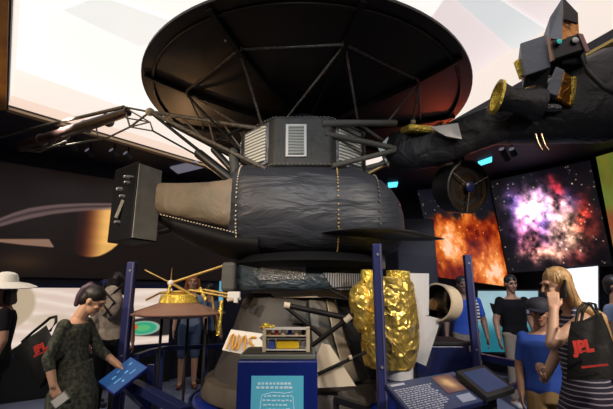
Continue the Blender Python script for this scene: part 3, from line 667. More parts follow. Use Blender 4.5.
# scan platform instruments
cc = at(497, 97, 3.0); ax = (at(545, 106, 2.98) - cc).normalized()
b = B(); b.lathe([(.13, .0), (.135, .004), (.115, .05), (.10, .10), (.11, .24), (.135, .30), (.13, .36)], cc, ax, 28, False, True); cb = b.build('camera_barrel', M['blanket2'], SC, 50)
b = B(); b.lathe([(.145, -.012), (.145, .012), (.126, .014), (.065, .10), (.05, .10), (.115, -.012)], cc, ax, 28, closed=True); b.build('gold_baffle', M['gold_s'], cb, 50)
b = B(); b.lathe([(.06, .09), (.005, .095)], cc, ax, 20, True, True); b.build('lens', M['black'], cb)
def wedge(name, front, vec, m, parent=SC, bevel=.008):
    b = B(); b.prism([at(*p) for p in front], vec); return b.build(name, m, parent, None, bevel)
gb = wedge('instrument_box', [(520, 43, 2.95), (547, 34, 2.9), (551, 67, 2.9), (525, 76, 2.95)], (.10, .22, .0), M['greybox'], bevel=.01)
patch('box_underside', [(525, 76, 2.94), (551, 67, 2.89), (546, 88, 2.98), (534, 82, 3.0)], M['black'], .1)
wedge('foil_tab', [(515, 61, 3.05), (520, 58, 3.05), (525, 77, 3.05), (521, 78, 3.05)], (.0, .03, 0), M['gold_s'], bevel=.003)
lu = wedge('lens_unit', [(549, 41, 2.86), (580, 33, 2.82), (587, 49, 2.82), (553, 60, 2.86)], (.05, .2, .0), M['drumblk'], bevel=.012)
for (x, y, r, m, nme) in [(557, 43, .022, 'glassy', 'teal_lens'), (573, 42, .027, 'white', 'white_lens')]:
    b = B(); p = at(x, y, 2.84); b.tube(p + Vector((0, .03, 0)), p + Vector((-.0, -.03, -.005)), r * 1.15, r * 1.1, 16); b.build('lens_mount', M['black'], lu, 60)
    b = B(); b.ell(p + Vector((0, -.03, -.005)), (r, r * .5, r)); b.build(nme, M[m], lu, 60)
patch('pink_edge_strip', [(578, 33, 2.81), (583, 34, 2.8), (590, 51, 2.8), (586, 52, 2.81)], mat('copper_pink', (.30, .15, .15), .4, .4), .02, lu)
patch('left_edge_strip', [(546, 36, 2.87), (549, 38, 2.85), (553, 60, 2.85), (550, 62, 2.87)], mat('copper_tan', (.30, .17, .12), .4, .4), .02, lu)
b = B(); A_, B_, C_, D_, E_ = at(563, -3, 2.95), at(578, 14, 2.9), at(579, 33, 2.88), at(562, 40, 2.82), at(549, 38, 2.92)
F_ = at(551, 26, 2.94); G_ = at(563, 24, 2.84)
v = {k: b.bm.verts.new(p) for k, p in dict(A=A_, B=B_, C=C_, D=D_, E=E_, F=at(550, 17, 2.94), H=C_ + Vector((.02, .2, 0)), I=E_ + Vector((.02, .2, 0))).items()}
for f in ('AFED', 'ADCB', 'BCH', 'AIEF', 'AHI', 'ABH', 'DEIHC'):
    b.bm.faces.new([v[c] for c in f])
fin = b.build('sun_shade', [M['greybox'], M['amber']], SC); fin.data.polygons[1].material_index = 1
patch('shade_cap', [(564, -2, 2.87), (578, 13, 2.85), (578, 23, 2.84), (565, 19, 2.84)], M['black'], .02, fin)
lb2 = wedge('small_instrument_box', [(556, 66, 2.86), (565, 70, 2.85), (559, 97, 2.88), (546, 92, 2.9)], (.03, .08, 0), M['greybox'])
patch('amber_side', [(565, 72, 2.85), (571, 76, 2.88), (572, 106, 2.92), (559, 98, 2.87)], M['amber'], .03, lb2)
patch('gold_flap', [(569, 76, 2.9), (581, 77, 2.95), (575, 103, 2.95), (571, 104, 2.9)], M['gold_s'], .02, lb2)
b = B(); b.ell(at(552, 108, 2.95), (.08, .05, .025), Euler((0, .1, 0)).to_matrix()); b.build('foil_scrap', M['silver'], SC, 60)
b = B(); b.path([at(580, 55, 2.9), at(588, 72, 2.8), at(604, 88, 2.75), at(616, 94, 2.75)], [.02, .022, .02, .02]); b.build('cable_sleeve', M['drumblk'], SC, 60)
for q_, z_ in ((at(566, 62, 3.0), (.22, .2, .16)), (at(548, 96, 3.05), (.25, .14, .14))): b = B(); b.box(q_, z_); b.build('platform_core', M['black'], SC, None, .02)
b = B(); p = at(538, 138, 3.2)
for dx in (0, .05): b.path([at(535 + dx * 120, 134, 3.05), at(539 + dx * 120, 146, 3.05), at(542 + dx * 120, 150, 3.05)], .012)
b.build('clamp', M['bronze'], boom, 60)

# thin boat shaped fin on the right
b = B(); rs = []
for px, py, hz, hy in [(322, 233, .004, .03), (335, 232.5, .02, .12), (355, 232.5, .035, .22), (385, 233.5, .042, .26), (410, 236, .038, .2), (428, 238, .024, .1), (436, 238.5, .014, .05), (444, 239, .004, .015)]:
    c = at(px, py, 3.5); rs.append(b.ring([c + Vector((0, hy * math.cos(t), hz * math.sin(t))) for t in [2 * PI * k / 20 for k in range(20)]]))
b.skin(rs); fn = b.build('fin_antenna', M['drumblk'], SC, 60)
b = B(); b.path([at(338, 229.3, 3.42), at(362, 229.5, 3.34), at(392, 231.5, 3.34)], [.006, .012, .005]); b.build('fin_highlight', M['tanp'], fn, 60)  # tan strip painting the highlight along the fin edge

# wrapped skirt
b = B(); SKC = Vector((-.06, 4.2, 0)); rs = []
for r, z in [(.70, 1.56), (.76, 1.58), (.775, 1.64), (.77, 1.80), (.73, 1.83), (.5, 1.84)]:
    rs.append(b.ring([SKC + Vector((r * (1 + .012 * math.sin(9 * t + z * 30)) * math.cos(t), r * .9 * math.sin(t), z)) for t in [2 * PI * k / 60 for k in range(60)]]))
b.skin(rs); sk = b.build('wrapped_skirt', mat('skirt_cloth', (.040, .056, .070), .36, bump=(5, .9, .06, (1, 1, 2))), SC, 60)
def skp(a, z, r=.785): a = math.radians(a); return SKC + Vector((r * math.cos(a), r * .9 * math.sin(a), z))
def arc_patch(name, a0, a1, z0, z1, m, parent, r=.785, skew=0):
    b = B(); n = 10
    lo = [skp(a0 + (a1 - a0) * k / n + skew, z0, r) for k in range(n + 1)]; hi = [skp(a0 + (a1 - a0) * k / n, z1, r) for k in range(n + 1)]
    lo2 = [skp(a0 + (a1 - a0) * k / n + skew, z0, r - .02) for k in range(n + 1)]; hi2 = [skp(a0 + (a1 - a0) * k / n, z1, r - .02) for k in range(n + 1)]
    b.skin([b.ring(x) for x in (lo, hi, hi2, lo2)], False, False, False); return b.build(name, m, parent, 60)
arc_patch('crinkled_foil', -117, -86, 1.66, 1.81, M['silver'], sk)
arc_patch('corrugated_foil', -75, -42, 1.57, 1.72, striped('corrugated', (.05, .05, .055), (.32, .32, .33), 45, .5, 0, .4, .4), sk, skew=8)
b = B(); b.box(at(230, 277, 3.75), (.13, .2, .27)); b.build('skirt_end_block', M['grey_cloth'], SC, None, .03)
for x in (222, 245):
    pass
# adapter cone
AC = Vector((-.13, 4.2, 0))
b = B(); b.lathe([(.42, .76), (.80, .76), (.795, .79), (.62, 1.20), (.52, 1.50), (.50, 1.54), (.3, 1.55)], AC, n=14); co = b.build('adapter_cone', M['cone'], SC, 25)
b = B(); b.lathe([(.50, 1.50), (.56, 1.505), (.56, 1.56), (.50, 1.57)], AC + Vector((.12, 0, 0)), n=48, closed=True); b.build('cream_collar', M['cream'], SC, 50)
b = B(); b.lathe([(.74, .62), (.90, .62), (.90, .66), (.86, .76), (.74, .78)], AC, n=48); b.build('base_ring', M['strut_b'], SC, 40)
# light panel on the cone, white foot, dark legs at the right
def cone_pt(a, z, off=.0):
    r = np.interp(z, [.76, .79, 1.20, 1.50], [.80, .795, .62, .52]) + off; a = math.radians(a); return AC + Vector((r * math.cos(a), r * math.sin(a), z))
def cone_patch(name, a0, a1, z0, z1, m, off=.012):
    b = B(); n = 8; Ls = []
    for z in np.linspace(z0, z1, 5): Ls.append([cone_pt(a0 + (a1 - a0) * k / n, z, off) for k in range(n + 1)])
    b.skin([b.ring(x) for x in Ls], False, False, False)
    return b.build(name, m, co, 60, solid=.008)
cone_patch('tan_panel', -74, -56, .86, 1.48, M['tanp'], .02); cone_patch('tan_panel', -55, -43, .80, 1.48, M['cream'], .02)
cone_patch('grey_hatch', -90, -77, 1.28, 1.47, M['grey_cloth'], .015)
patch('white_foot_cover', [(322, 343, 3.40), (330, 345, 3.4), (356, 386, 3.3), (318, 388, 3.3), (312, 366, 3.35)], M['cream'], .04)
b = B(); b.box(at(234, 295, 3.6), (.11, .05, .06)); b.box(at(236, 300, 3.6), (.035, .05, .05)); b.build('white_bracket', M['white'], SC, None, .006)
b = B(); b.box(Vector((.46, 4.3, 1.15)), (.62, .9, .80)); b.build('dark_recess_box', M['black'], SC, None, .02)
for p, q, r in [((285, 305, 3.45), (361, 321, 3.4), .024), ((285, 306, 3.45), (324, 338, 3.45), .018), ((306, 350, 3.45), (357, 312, 3.35), .02), ((318, 374, 3.3), (366, 352, 3.3), .014), ((330, 290, 3.55), (362, 305, 3.4), .010), ((300, 290, 3.6), (352, 287, 3.5), .008),
                ((335, 300, 3.6), (350, 345, 3.5), .008), ((318, 296, 3.55), (350, 300, 3.45), .008)]:
    rod('brace_rod', [p, q], r, M['strut_dark'])
for q0, q1, r_ in ((at(284, 305, 3.45), at(290, 306, 3.45), .028), (at(345, 321, 3.36), at(351, 316, 3.35), .026), (at(349, 358, 3.29), at(352, 357, 3.29), .02)): b = B(); b.tube(q0, q1, r_); b.build('rod_cap', M['cream'], SC, 60)
# NASA lettering sheet on the cone
s0, s1, s2, s3 = at(231, 330, 3.36), at(256, 333.5, 3.36), at(251, 352, 3.30), at(222, 350, 3.30)
rag = [at(231, 329.5, 3.40), at(264, 334, 3.37), at(259, 338, 3.36), at(265, 344, 3.34), at(262, 350, 3.33), at(252, 356, 3.31), at(222, 350, 3.33)]
b = B(); b.prism(rag, (0, .012, 0)); sheet = b.build('white_logo_sheet', M['white'], SC, label='white sheet with orange letters NAS')
O_, Rr, Up_ = at(226.5, 348.5, 3.32), at(253.5, 352.0, 3.31) - at(226.5, 348.5, 3.32), at(231.5, 333, 3.385) - at(226.5, 348.5, 3.32)
def LP(u, v): return O_ + Rr * u + Up_ * v + Vector((0, -.012, 0))
b = B()
for st in [[(.02, 0), (.04, .82), (.10, .95), (.15, .80), (.19, .15), (.25, .0), (.30, .2), (.30, .95)], [(.38, 0), (.48, .8), (.53, .95), (.58, .8), (.68, 0)],
           [(.96, .92), (.80, .92), (.74, .80), (.76, .60), (.84, .50), (.92, .40), (.94, .18), (.88, .04), (.72, .03)]]:
    b.path([LP(*p) for p in st], .0095, 6)
b.build('letters', M['gold_ink'], sheet, label='rounded orange letters')
# saucer probe on the left
PC = at(178, 313, 3.95)
b = B(); b.lathe([(.03, -.06), (.30, -.035), (.450, -.01), (.455, .0), (.445, .008), (.30, .055), (.16, .105), (.12, .115), (.01, .12)], PC, n=64); pr_ = b.build('probe_saucer', M['saucer'], SC, 40)
b = B(); b.lathe([(.18, .09), (.19, .10), (.17, .17), (.10, .185), (.01, .19)], PC, n=14); b.build('probe_gold_cover', M['gold_s'], pr_, 40)
top = at(171, 283, 3.9)
for pts, r, m in [([(171, 283, 3.9), (232, 263, 3.8)], .014, 'brass'), ([(171, 283, 3.9), (166, 300, 3.85)], .016, 'gold_s'), ([(171, 283, 3.9), (145, 270, 4.0)], .007, 'brass'), ([(171, 283, 3.9), (172, 268, 4.0)], .006, 'brass'), ([(171, 283, 3.9), (196, 297, 3.9)], .014, 'brass'),
                  ([(190, 290, 3.9), (228, 297, 3.85), (238, 303, 3.8)], .012, 'brass'), ([(160, 293, 3.9), (205, 290, 3.95), (240, 296, 3.8)], .014, 'brass'), ([(146, 300, 3.95), (160, 293, 3.9)], .010, 'brass'), ([(200, 288, 3.9), (206, 300, 3.85)], .016, 'gold_s'),
                  ([(222, 300, 3.85), (218, 335, 3.85)], .02, 'gold_s'), ([(212, 292, 3.9), (216, 330, 3.9)], .014, 'brass'), ([(228, 300, 3.8), (240, 298, 3.75)], .02, 'cream')]:
    rod('probe_strut', pts, r, M[m])
b = B(); b.ell(top, (.035, .03, .03)); b.build('strut_hub', M['white'], SC, 60)
for px in (162, 206, 188):
    a_ = at(px, 318, 3.95 if px != 188 else 4.2); b = B(); b.tube(a_, Vector((a_.x, a_.y, .0)), .014); b.build('support_leg', M['black'], SC, 60)
# gold wrapped cylinder and panels on the right
b = B(); rs = []; GC = at(388, 320, 3.45)
for y, rr in [(277, .17), (279, .20), (284, .225), (300, .235), (325, .24), (345, .235), (360, .215), (366, .20)]:
    z = at(388, y, 3.45).z
    rs.append(b.ring([Vector((GC.x, GC.y, z)) + Vector((rr * (1 + .05 * math.sin(5 * t + z * 7) + .03 * math.sin(11 * t + z * 19)) * math.cos(t), rr * (1 + .04 * math.sin(7 * t - z * 11)) * math.sin(t), 0)) for t in [2 * PI * k / 48 for k in range(48)]]))
b.skin(rs); gc = b.build('gold_cylinder', M['gold'], SC, 60)
b = B(); b.ell(at(362, 307, 3.4), (.10, .12, .22)); b.ell(at(358, 300, 3.35), (.08, .09, .13)); b.build('foil_bulge', M['gold'], SC, voxel=.012)
for x, y0, y1, r in [(367, 270, 282, .055), (398, 271, 280, .10)]:
    b = B(); b.tube(at(x, y1, 3.4), at(x, y0, 3.4), r, r, 20); b.build('gold_can', M['gold_s'], gc, 60)
b = B(); b.tube(at(398, 378, 3.4), at(398, 363, 3.4), .12, .12, 24); b.build('white_stand', M['white'], SC, 60)
b = B(); b.path([at(383, 332, 3.18), at(395, 345, 3.16), at(410, 362, 3.18)], .006); b.build('foil_tape', M['brass'], gc)
patch('white_panel', [(408, 273, 3.6), (429, 273.5, 3.62), (429, 315, 3.62), (409, 316, 3.6)], M['white'], .02, label='upright white panel')
patch('white_panel', [(415, 313, 3.55), (441, 319, 3.6), (426, 366, 3.6), (412, 360, 3.55)], M['white'], .02, label='tilted white panel')
# white ring
n = Vector((-.80, -.58, .10)).normalized(); rc = at(436, 302, 3.6)
b = B(); b.lathe([(.165, -.16), (.170, 0), (.155, .004), (.150, -.15)], rc, n, 36, closed=True); wr_ = b.build('white_ring', M['cream'], SC, 40)
b = B(); b.lathe([(.150, -.01), (.148, -.14), (.01, -.15)], rc, n, 36, False, True); b.build('ring_lining', M['black'], wr_, 40)
b = B(); b.lathe([(.05, .02), (.085, -.13)], rc + Vector((-.02, 0, -.02)), n, 20); b.build('ring_nozzle', M['bronze'], wr_, 40)
b = B(); b.tube(rc - n * .15, Vector((rc.x - .05, 3.95, .95)), .04); b.build('ring_stalk', M['tanp'], SC, 60)
b = B(); b.box(at(378, 258, 3.75), (.12, .1, .22)); b.build('hanger_block', M['grey_cloth'], SC, None, .01)

# platform
pf = thing('display_platform', 'round blue painted platform that carries the spacecraft', 'platform', (-.1, 4.2, 0))
b = B(); b.lathe([(1.02, 0), (1.02, .55), (.98, .58), (.6, .619)], Vector((-.1, 4.2, 0)), n=64); b.build('platform_drum', M['blue'], pf, 30)
b = B(); b.lathe([(1.015, .555), (1.035, .555), (1.035, .575), (1.015, .575)], Vector((-.1, 4.2, 0)), n=64, closed=True); b.build('platform_edge', M['blue_d'], pf, 30)
tb = thing('display_block', 'dark blue block standing behind the slanted reader panels', 'display block', tuple(Vector((at(440, 360, 3.9).x, 3.9, 0))))
p0, p1 = at(414, 341, 3.9), at(467, 343, 3.9)
b = B(); b.box(Vector(((p0.x + p1.x) / 2, 4.1, p0.z / 2 - .02)), (p1.x - p0.x, .5, p0.z - .04)); b.build('block_body', M['blue_d'], tb, None, .01)
b = B(); b.box(Vector(((p0.x + p1.x) / 2, 4.1, p0.z - .02)), (p1.x - p0.x + .02, .52, .03)); b.build('block_top', M['black'], tb, None, .005)

# ================================================================== PEDESTAL
pc = Vector((at(277.5, 380, 2.75).x, 2.95, 0)); zt = at(277, 361, 2.72).z
wp = at(317.5, 362, 2.72).x - at(237.5, 362, 2.72).x
ped = thing('display_pedestal', 'blue box pedestal with a cyan sign in front of the spacecraft', 'pedestal', tuple(pc))
b = B(); b.box(pc + Vector((0, 0, zt / 2)), (wp, .46, zt)); b.build('pedestal_body', M['blue'], ped, None, .008)
ty = 2.72 - .006
q = [at(251.5, 376, ty), at(303.5, 376, ty)]; sw = q[1].x - q[0].x; stop = q[0].z
sg = None
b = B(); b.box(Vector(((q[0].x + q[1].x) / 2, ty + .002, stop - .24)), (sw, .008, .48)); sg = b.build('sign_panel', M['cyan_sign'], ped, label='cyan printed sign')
cx = (q[0].x + q[1].x) / 2; yy = ty - .004
b = B()
for k, w in enumerate((.22, .24)):
    n = 9 - k
    for i in range(n): 
        ww = w / n; b.box((cx - .02 - w / 2 + ww * (i + .5), yy, stop - .045 - k * .024), (ww * random.uniform(.6, .85), .003, .012))
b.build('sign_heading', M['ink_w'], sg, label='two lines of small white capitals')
b = B()
for k in range(13):
    w = random.uniform(.12, .20); x = cx - .5 * w + random.uniform(-.01, .01); e = x + w; z = stop - .12 - k * .026
    while x < e - .01:
        l = random.uniform(.012, .035); b.box((x + l / 2, yy, z + random.uniform(-.002, .002)), (l * .9, .003, .007)); x += l + .006
for zz in (.115, .46): b.path([Vector((cx - .10, yy, stop - zz)), Vector((cx - .03, yy, stop - zz + .018)), Vector((cx + .05, yy, stop - zz + .012)), Vector((cx + .10, yy, stop - zz + .02))], .002, 4)
for sx in (-1, 1): b.path([Vector((cx + sx * .10, yy, stop - .12)), Vector((cx + sx * .115, yy, stop - .25)), Vector((cx + sx * .11, yy, stop - .46))], .002, 4)
b.build('sign_drawing', M['ink_w'], sg, label='faint white line drawing')
tray = thing('display_tray', 'thin grey green tray on top of the blue pedestal', 'tray', tuple(pc + Vector((0, 0, zt))))
b = B(); b.box(pc + Vector((-.005, .01, zt + .016)), (wp * .97, .40, .03)); b.build('tray_board', M['grey'], tray, None, .006)
b = B(); b.box(pc + Vector((-.005, .01, zt + .033)), (wp * .90, .34, .006)); b.build('tray_inlay', M['cone'], tray)
# small instrument model on the tray
mz = zt + .037; mc = pc + Vector((.0, -.01, mz)); mc.x = at(286, 345, 2.85).x
im = thing('instrument_model', 'small open-frame instrument model with yellow block on the tray', 'model', tuple(mc))
w, h, d = .33, .155, .16
for sx in (-1, 1):
    for sy in (-1, 1): b = B(); b.box(mc + Vector((sx * (w / 2 - .012), sy * (d / 2 - .012), h / 2)), (.024, .024, h)); b.build('corner_post', M['cream'], im)
for z, m in ((.012, 'white'), (.085, 'phone'), (.105, 'cream'), (h - .006, 'white')):
    b = B(); b.box(mc + Vector((0, 0, z)), (w, d, .006)); b.build('shelf', M[m], im)
b = B(); b.box(mc + Vector((.01, -.01, .048)), (.16, .10, .060)); b.build('yellow_block', mat('yellow_plastic', (.75, .50, .02), .4), im, None, .006)
b = B(); b.box(mc + Vector((-.105, -.02, .045)), (.045, .08, .055)); b.build('blue_coil', mat('blue_plastic', (.04, .08, .35), .4), im, None, .006)
b = B(); b.box(mc + Vector((.12, -.02, .045)), (.03, .08, .05)); b.build('grey_unit', M['phone'], im, None, .005)
for k in range(6):
    b = B(); p = mc + Vector((-.12 + k * .048, -.03, .128)); b.tube(p - Vector((0, 0, .018)), p + Vector((0, 0, .018)), .016, .012, 10); b.build('component', [M['brass'], M['red'], M['white'], M['blue'], M['cream'], M['strut_dark']][k], im)
b = B(); p = mc + Vector((-.15, 0, h)); b.ell(p + Vector((0, 0, .015)), (.03, .03, .02), n=8, q=5); b.ell(p + Vector((-.025, 0, .0)), (.02, .03, .02), n=8, q=5); b.ell(p + Vector((.04, 0, .008)), (.025, .02, .012), n=8, q=5); b.build('foil_knob', M['gold_s'], im)

# ================================================================== BARRIER POSTS AND GLASS
def post(px, y_top, Y, w, label):
    p = at(px, y_top, Y); t = thing('barrier_post', label, 'post', (p.x, Y, 0))
    b = B(); b.box((p.x, Y, p.z / 2), (w, w * .8, p.z)); b.build('post_shaft', M['bluepost'], t, None, .006)
    b = B(); b.box((p.x + w * .30, Y - w * .42, p.z / 2), (w * .16, .006, p.z - .02)); b.build('edge_strip', mat('post_edge', (.16, .17, .30), .3, .5), t)
    b = B(); b.box((p.x, Y, .01), (w * 1.8, w * 1.6, .02)); b.build('foot_plate', M['blue_d'], t)
    b = B()
    for z in (.35, p.z * .55, p.z - .08): b.tube((p.x, Y - w * .4, z), (p.x, Y - w * .4 - .008, z), .010)
    b.build('bolts', M['phone'], t)
    return p
pa = post(376.5, 244, 2.9, .068, 'tall blue barrier post in front of the gold foil cylinder')
pb_ = post(467, 255, 3.75, .07, 'blue barrier post in front of the man in the blue shirt')
pcx = post(132.5, 262, 3.68, .078, 'blue barrier post beside the tilted touch screen')
b = B(); g0 = Vector((pa.x + .05, 2.9, .25)); g1 = Vector((pb_.x - .05, 3.72, .25)); dd = (g1 - g0).normalized(); nn = Vector((-dd.y, dd.x, 0)) * .008
b.prism([g0, g1, g1 + nn, g0 + nn], (0, 0, pa.z - .30)); tag(b.build('glass_panel', M['glass']), 'clear glass barrier pane between the two right posts', 'glass panel')

# left touch screen
def slab_screen(name, quad, th, face_m, frame_m, label, cat, inset=.07, bits=None):
    TL, TR, BR, BL = [Vector(c) for c in quad]; n = (TR - TL).cross(BL - TL).normalized(); n = n if n.z > 0 else -n
    cen = (TL + TR + BR + BL) / 4; t = thing(name, label, cat, (cen.x, cen.y, 0))
    b = B(); b.prism([TL, TR, BR, BL], -n * th); b.build('casing', frame_m, t, None, .006)
    f = lambda s, v: (TL * (1 - s) + TR * s) * (1 - v) + (BL * (1 - s) + BR * s) * v
    b = B(); i = inset; b.prism([f(i, i) + n * .002, f(1 - i, i) + n * .002, f(1 - i, 1 - i) + n * .002, f(i, 1 - i) + n * .002], -n * .004); fo = b.build('display_face', face_m, t)
    return t, f, n, fo, cen
def par(a, b_, c):   # parallelogram TL, TR, BR from 3 corners
    return [a, b_, c, a + c - b_]
tq = par(at(97, 382, 3.38), at(131, 356.5, 3.52), at(148, 367, 3.40))
ts, f, n, fo, cen = slab_screen('touch_screen', tq, .03, M['screen_b'], M['blue'], 'tilted blue touch screen the woman in green is pointing at', 'screen', .03)
ICON = mat('icon_blue', (.1, .3, .5), .4, emit=(.2, .5, .9), es=.4)
for (s, v, w, h) in [(.25, .35, .12, .06), (.2, .6, .2, .03), (.55, .5, .10, .05), (.6, .7, .18, .03), (.78, .3, .1, .04), (.45, .25, .08, .03), (.35, .75, .06, .06)]:
    b = B(); b.prism([f(s, v) + n * .003, f(s + w, v) + n * .003, f(s + w, v + h) + n * .003, f(s, v + h) + n * .003], n * .001); b.build('screen_icon', ICON, fo)
b = B(); b.beam(cen - Vector((0, 0, .05)), Vector((cen.x + .1, cen.y + .25, .62)), .07, .07); b.tube(Vector((cen.x + .1, cen.y + .25, .64)), Vector((cen.x + .1, cen.y + .25, 0)), .035, .035); b.build('stand_arm', M['blue_d'], ts)
b = B(); b.lathe([(.16, 0), (.16, .015), (.05, .03)], Vector((cen.x + .1, cen.y + .25, 0)), n=24); b.build('stand_base', M['blue_d'], ts)

# left blue railing
rl = thing('blue_railing', 'low blue railing between the touch screen and the platform', 'railing', tuple(Vector((at(160, 360, 3.6).x, 3.6, 0))))
b = B(); b.beam(at(133, 384, 3.62), at(186, 412, 2.98), .09, .07); b.build('near_rail', M['blue_d'], rl, None, .006)
pts = [at(136, 357, 3.75), at(150, 352, 4.0), at(166, 348.5, 4.4), at(195, 347, 4.9), at(228, 346, 5.2)]
b = B()
for p, q in zip(pts, pts[1:]): b.beam(p, q, .05, .05)
b.build('far_rail', M['blue_d'], rl)
for px, py, Y in [(152, 364, 3.7), (161, 350, 4.25), (206, 347, 5.0)]:
    p = at(px, py, Y); b = B(); b.box((p.x, Y, p.z / 2), (.07, .05, p.z)); b.build('rail_post', M['blue_d'], rl, None, .004)
p = at(180, 408, 3.05); b = B(); b.box((p.x, p.y, p.z / 2), (.07, .05, p.z)); b.build('rail_post', M['blue_d'], rl)
# right railing
rl = thing('dark_railing', 'dark railing running behind the reader panels on the right', 'railing', tuple(Vector((at(500, 360, 4.2).x, 4.2, 0))))
for p, q, w in [((452, 350.5, 4.5), (560, 373, 3.6), .06), ((500, 392, 4.1), (545, 374, 4.4), .05), ((560, 373, 3.6), (640, 352, 3.6), .06)]:
    b = B(); b.beam(at(*p), at(*q), w, w); b.build('rail', M['blue_d'], rl, None, .004)
for px, py, Y in [(470, 355, 4.35), (527, 368, 3.9), (560, 373, 3.6)]:
    p = at(px, py, Y); b = B(); b.box((p.x, Y, p.z / 2), (.055, .05, p.z)); b.build('rail_post', M['blue_d'], rl)

# reader panels on the right
rq = par(atz(384, 384, 1.0), atz(454, 371.5, 1.0), atz(489, 400, .90))
rp, f, n, fo, cen = slab_screen('reader_panel', rq, .03, M['panel'], M['blue_d'], 'slanted reader panel with white text and a golden picture', 'sign', .015)
def on(s0, s1, v0, v1, m, name, **k):
    b = B(); b.prism([f(s0, v0) + n * .003, f(s1, v0) + n * .003, f(s1, v1) + n * .003, f(s0, v1) + n * .003], n * .002); return b.build(name, m, fo, **k)
def gp(s, t):
    k = fbm(s * 4, t * 6, 77); w = np.exp(-(((s - .5 - .3 * (t - .5)) / .3) ** 2 + ((t - .5) / .35) ** 2)) * (.6 + .8 * k)
    return np.stack([.45 + .55 * w, .30 + .50 * w, .28 + .25 * w], -1)
n_ = n
picture('golden_picture', [f(.60, .08) + n * .006, f(.88, .08) + n * .006, f(.88, .62) + n * .006, f(.60, .62) + n * .006], gp, 30, 30, .7, fo, .003)
b = B()
for k in range(13):
    v_ = .24 + k * .055; s_ = .04 + random.uniform(0, .01); e = .50 + random.uniform(-.05, .05) - (.1 if k > 10 else 0)
    while s_ < e:
        l = random.uniform(.02, .05); b.prism([f(s_, v_) + n * .003, f(s_ + l, v_) + n * .003, f(s_ + l, v_ + .028) + n * .003, f(s_, v_ + .028) + n * .003], n * .001); s_ += l + .012
b.build('body_text', mat('pale_text', (.34, .36, .46), .6), fo)
on(.05, .22, .08, .14, mat('pale_heading', (.4, .42, .5), .6), 'heading'); on(.66, .86, .72, .92, M['ink_g'], 'caption_block')
b = B(); b.tube(cen - n * .03 + Vector((-.1, .02, 0)), (cen.x - .1, cen.y + .02, 0), .04); b.tube(cen - n * .03 + Vector((.2, .05, 0)), (cen.x + .2, cen.y + .05, 0), .04); b.build('stand_legs', M['blue_d'], rp)
mq = par(atz(456, 371, 1.03), atz(484, 364.5, 1.04), atz(516, 388, .94))
mo, f, n, fo, cen = slab_screen('tilted_monitor', mq, .04, M['screen_d'], M['black'], 'black framed dim blue monitor beside the reader panel', 'screen', .12)
b = B(); b.box((cen.x + .02, cen.y + .05, (cen.z - .06) / 2), (.10, .06, cen.z - .06)); b.build('monitor_leg', M['black'], mo)
# small dark thing at the bottom in front of the platform
b = B(); b.beam(at(336, 399, 2.9), at(368, 409, 2.75), .05, .04); b.beam(at(336, 399, 2.9), Vector((at(336, 399, 2.9).x, 2.9, 0)), .04, .04); b.beam(at(368, 409, 2.75), Vector((at(368, 409, 2.75).x, 2.75, 0)), .04, .04)
tag(b.build('low_rail', M['black']), 'short low black rail right of the blue pedestal', 'rail')

# ================================================================== PEOPLE
def V3(p): return Vector((p[0], -p[1], p[2]))      # (side, forward, up) -> local; side + is the person's left
def loft(b, secs, n=20):
    """secs: (side, fwd, z, half_side, half_fwd)"""
    b.skin([b.ring([V3((x + rx * math.cos(t), y + ry * math.sin(t), z)) for t in [2 * PI * k / n for k in range(n)]]) for x, y, z, rx, ry in secs])
def hand(b, wrist, d, pn, curl=.35, s=1.0, fat=1.0, thumb=1, fingers=(1, 1, 1, 1)):
    """palm and five fingers; d = pointing direction, pn = palm normal, both local"""
    d = d.normalized(); pn = (pn - d * pn.dot(d)).normalized(); sd = d.cross(pn) * thumb
    pc_ = wrist + d * .045 * s
    for k in range(4):
        o = (k - 1.5) * .019 * s
        b.capsule(wrist + sd * -o * .6, .017 * s, wrist + d * .082 * s + sd * -o, .0115 * s * fat, 8, 3)
    for k, L in enumerate((.070, .080, .074, .058)):
        o = (k - 1.5) * .0205 * s; c = curl * fingers[k]; p = wrist + d * .085 * s + sd * -o; a = c * .6
        for j, (f, r) in enumerate(((.45, .0092), (.30, .0085), (.25, .0078))):
            q = p + (d * math.cos(a) + pn * math.sin(a)) * L * f * s; b.capsule(p, r * s * fat, q, (r - .0006) * s * fat, 8, 3); p = q; a += c
    p = wrist + d * .02 * s + sd * .022 * s
    q = p + (d * .75 + sd * .6 + pn * .35).normalized() * .042 * s; b.capsule(p, .013 * s, q, .0105 * s, 8, 3)
    b.capsule(q, .0105 * s, q + (d * .95 + sd * .1 + pn * .35).normalized() * .034 * s, .009 * s, 8, 3)

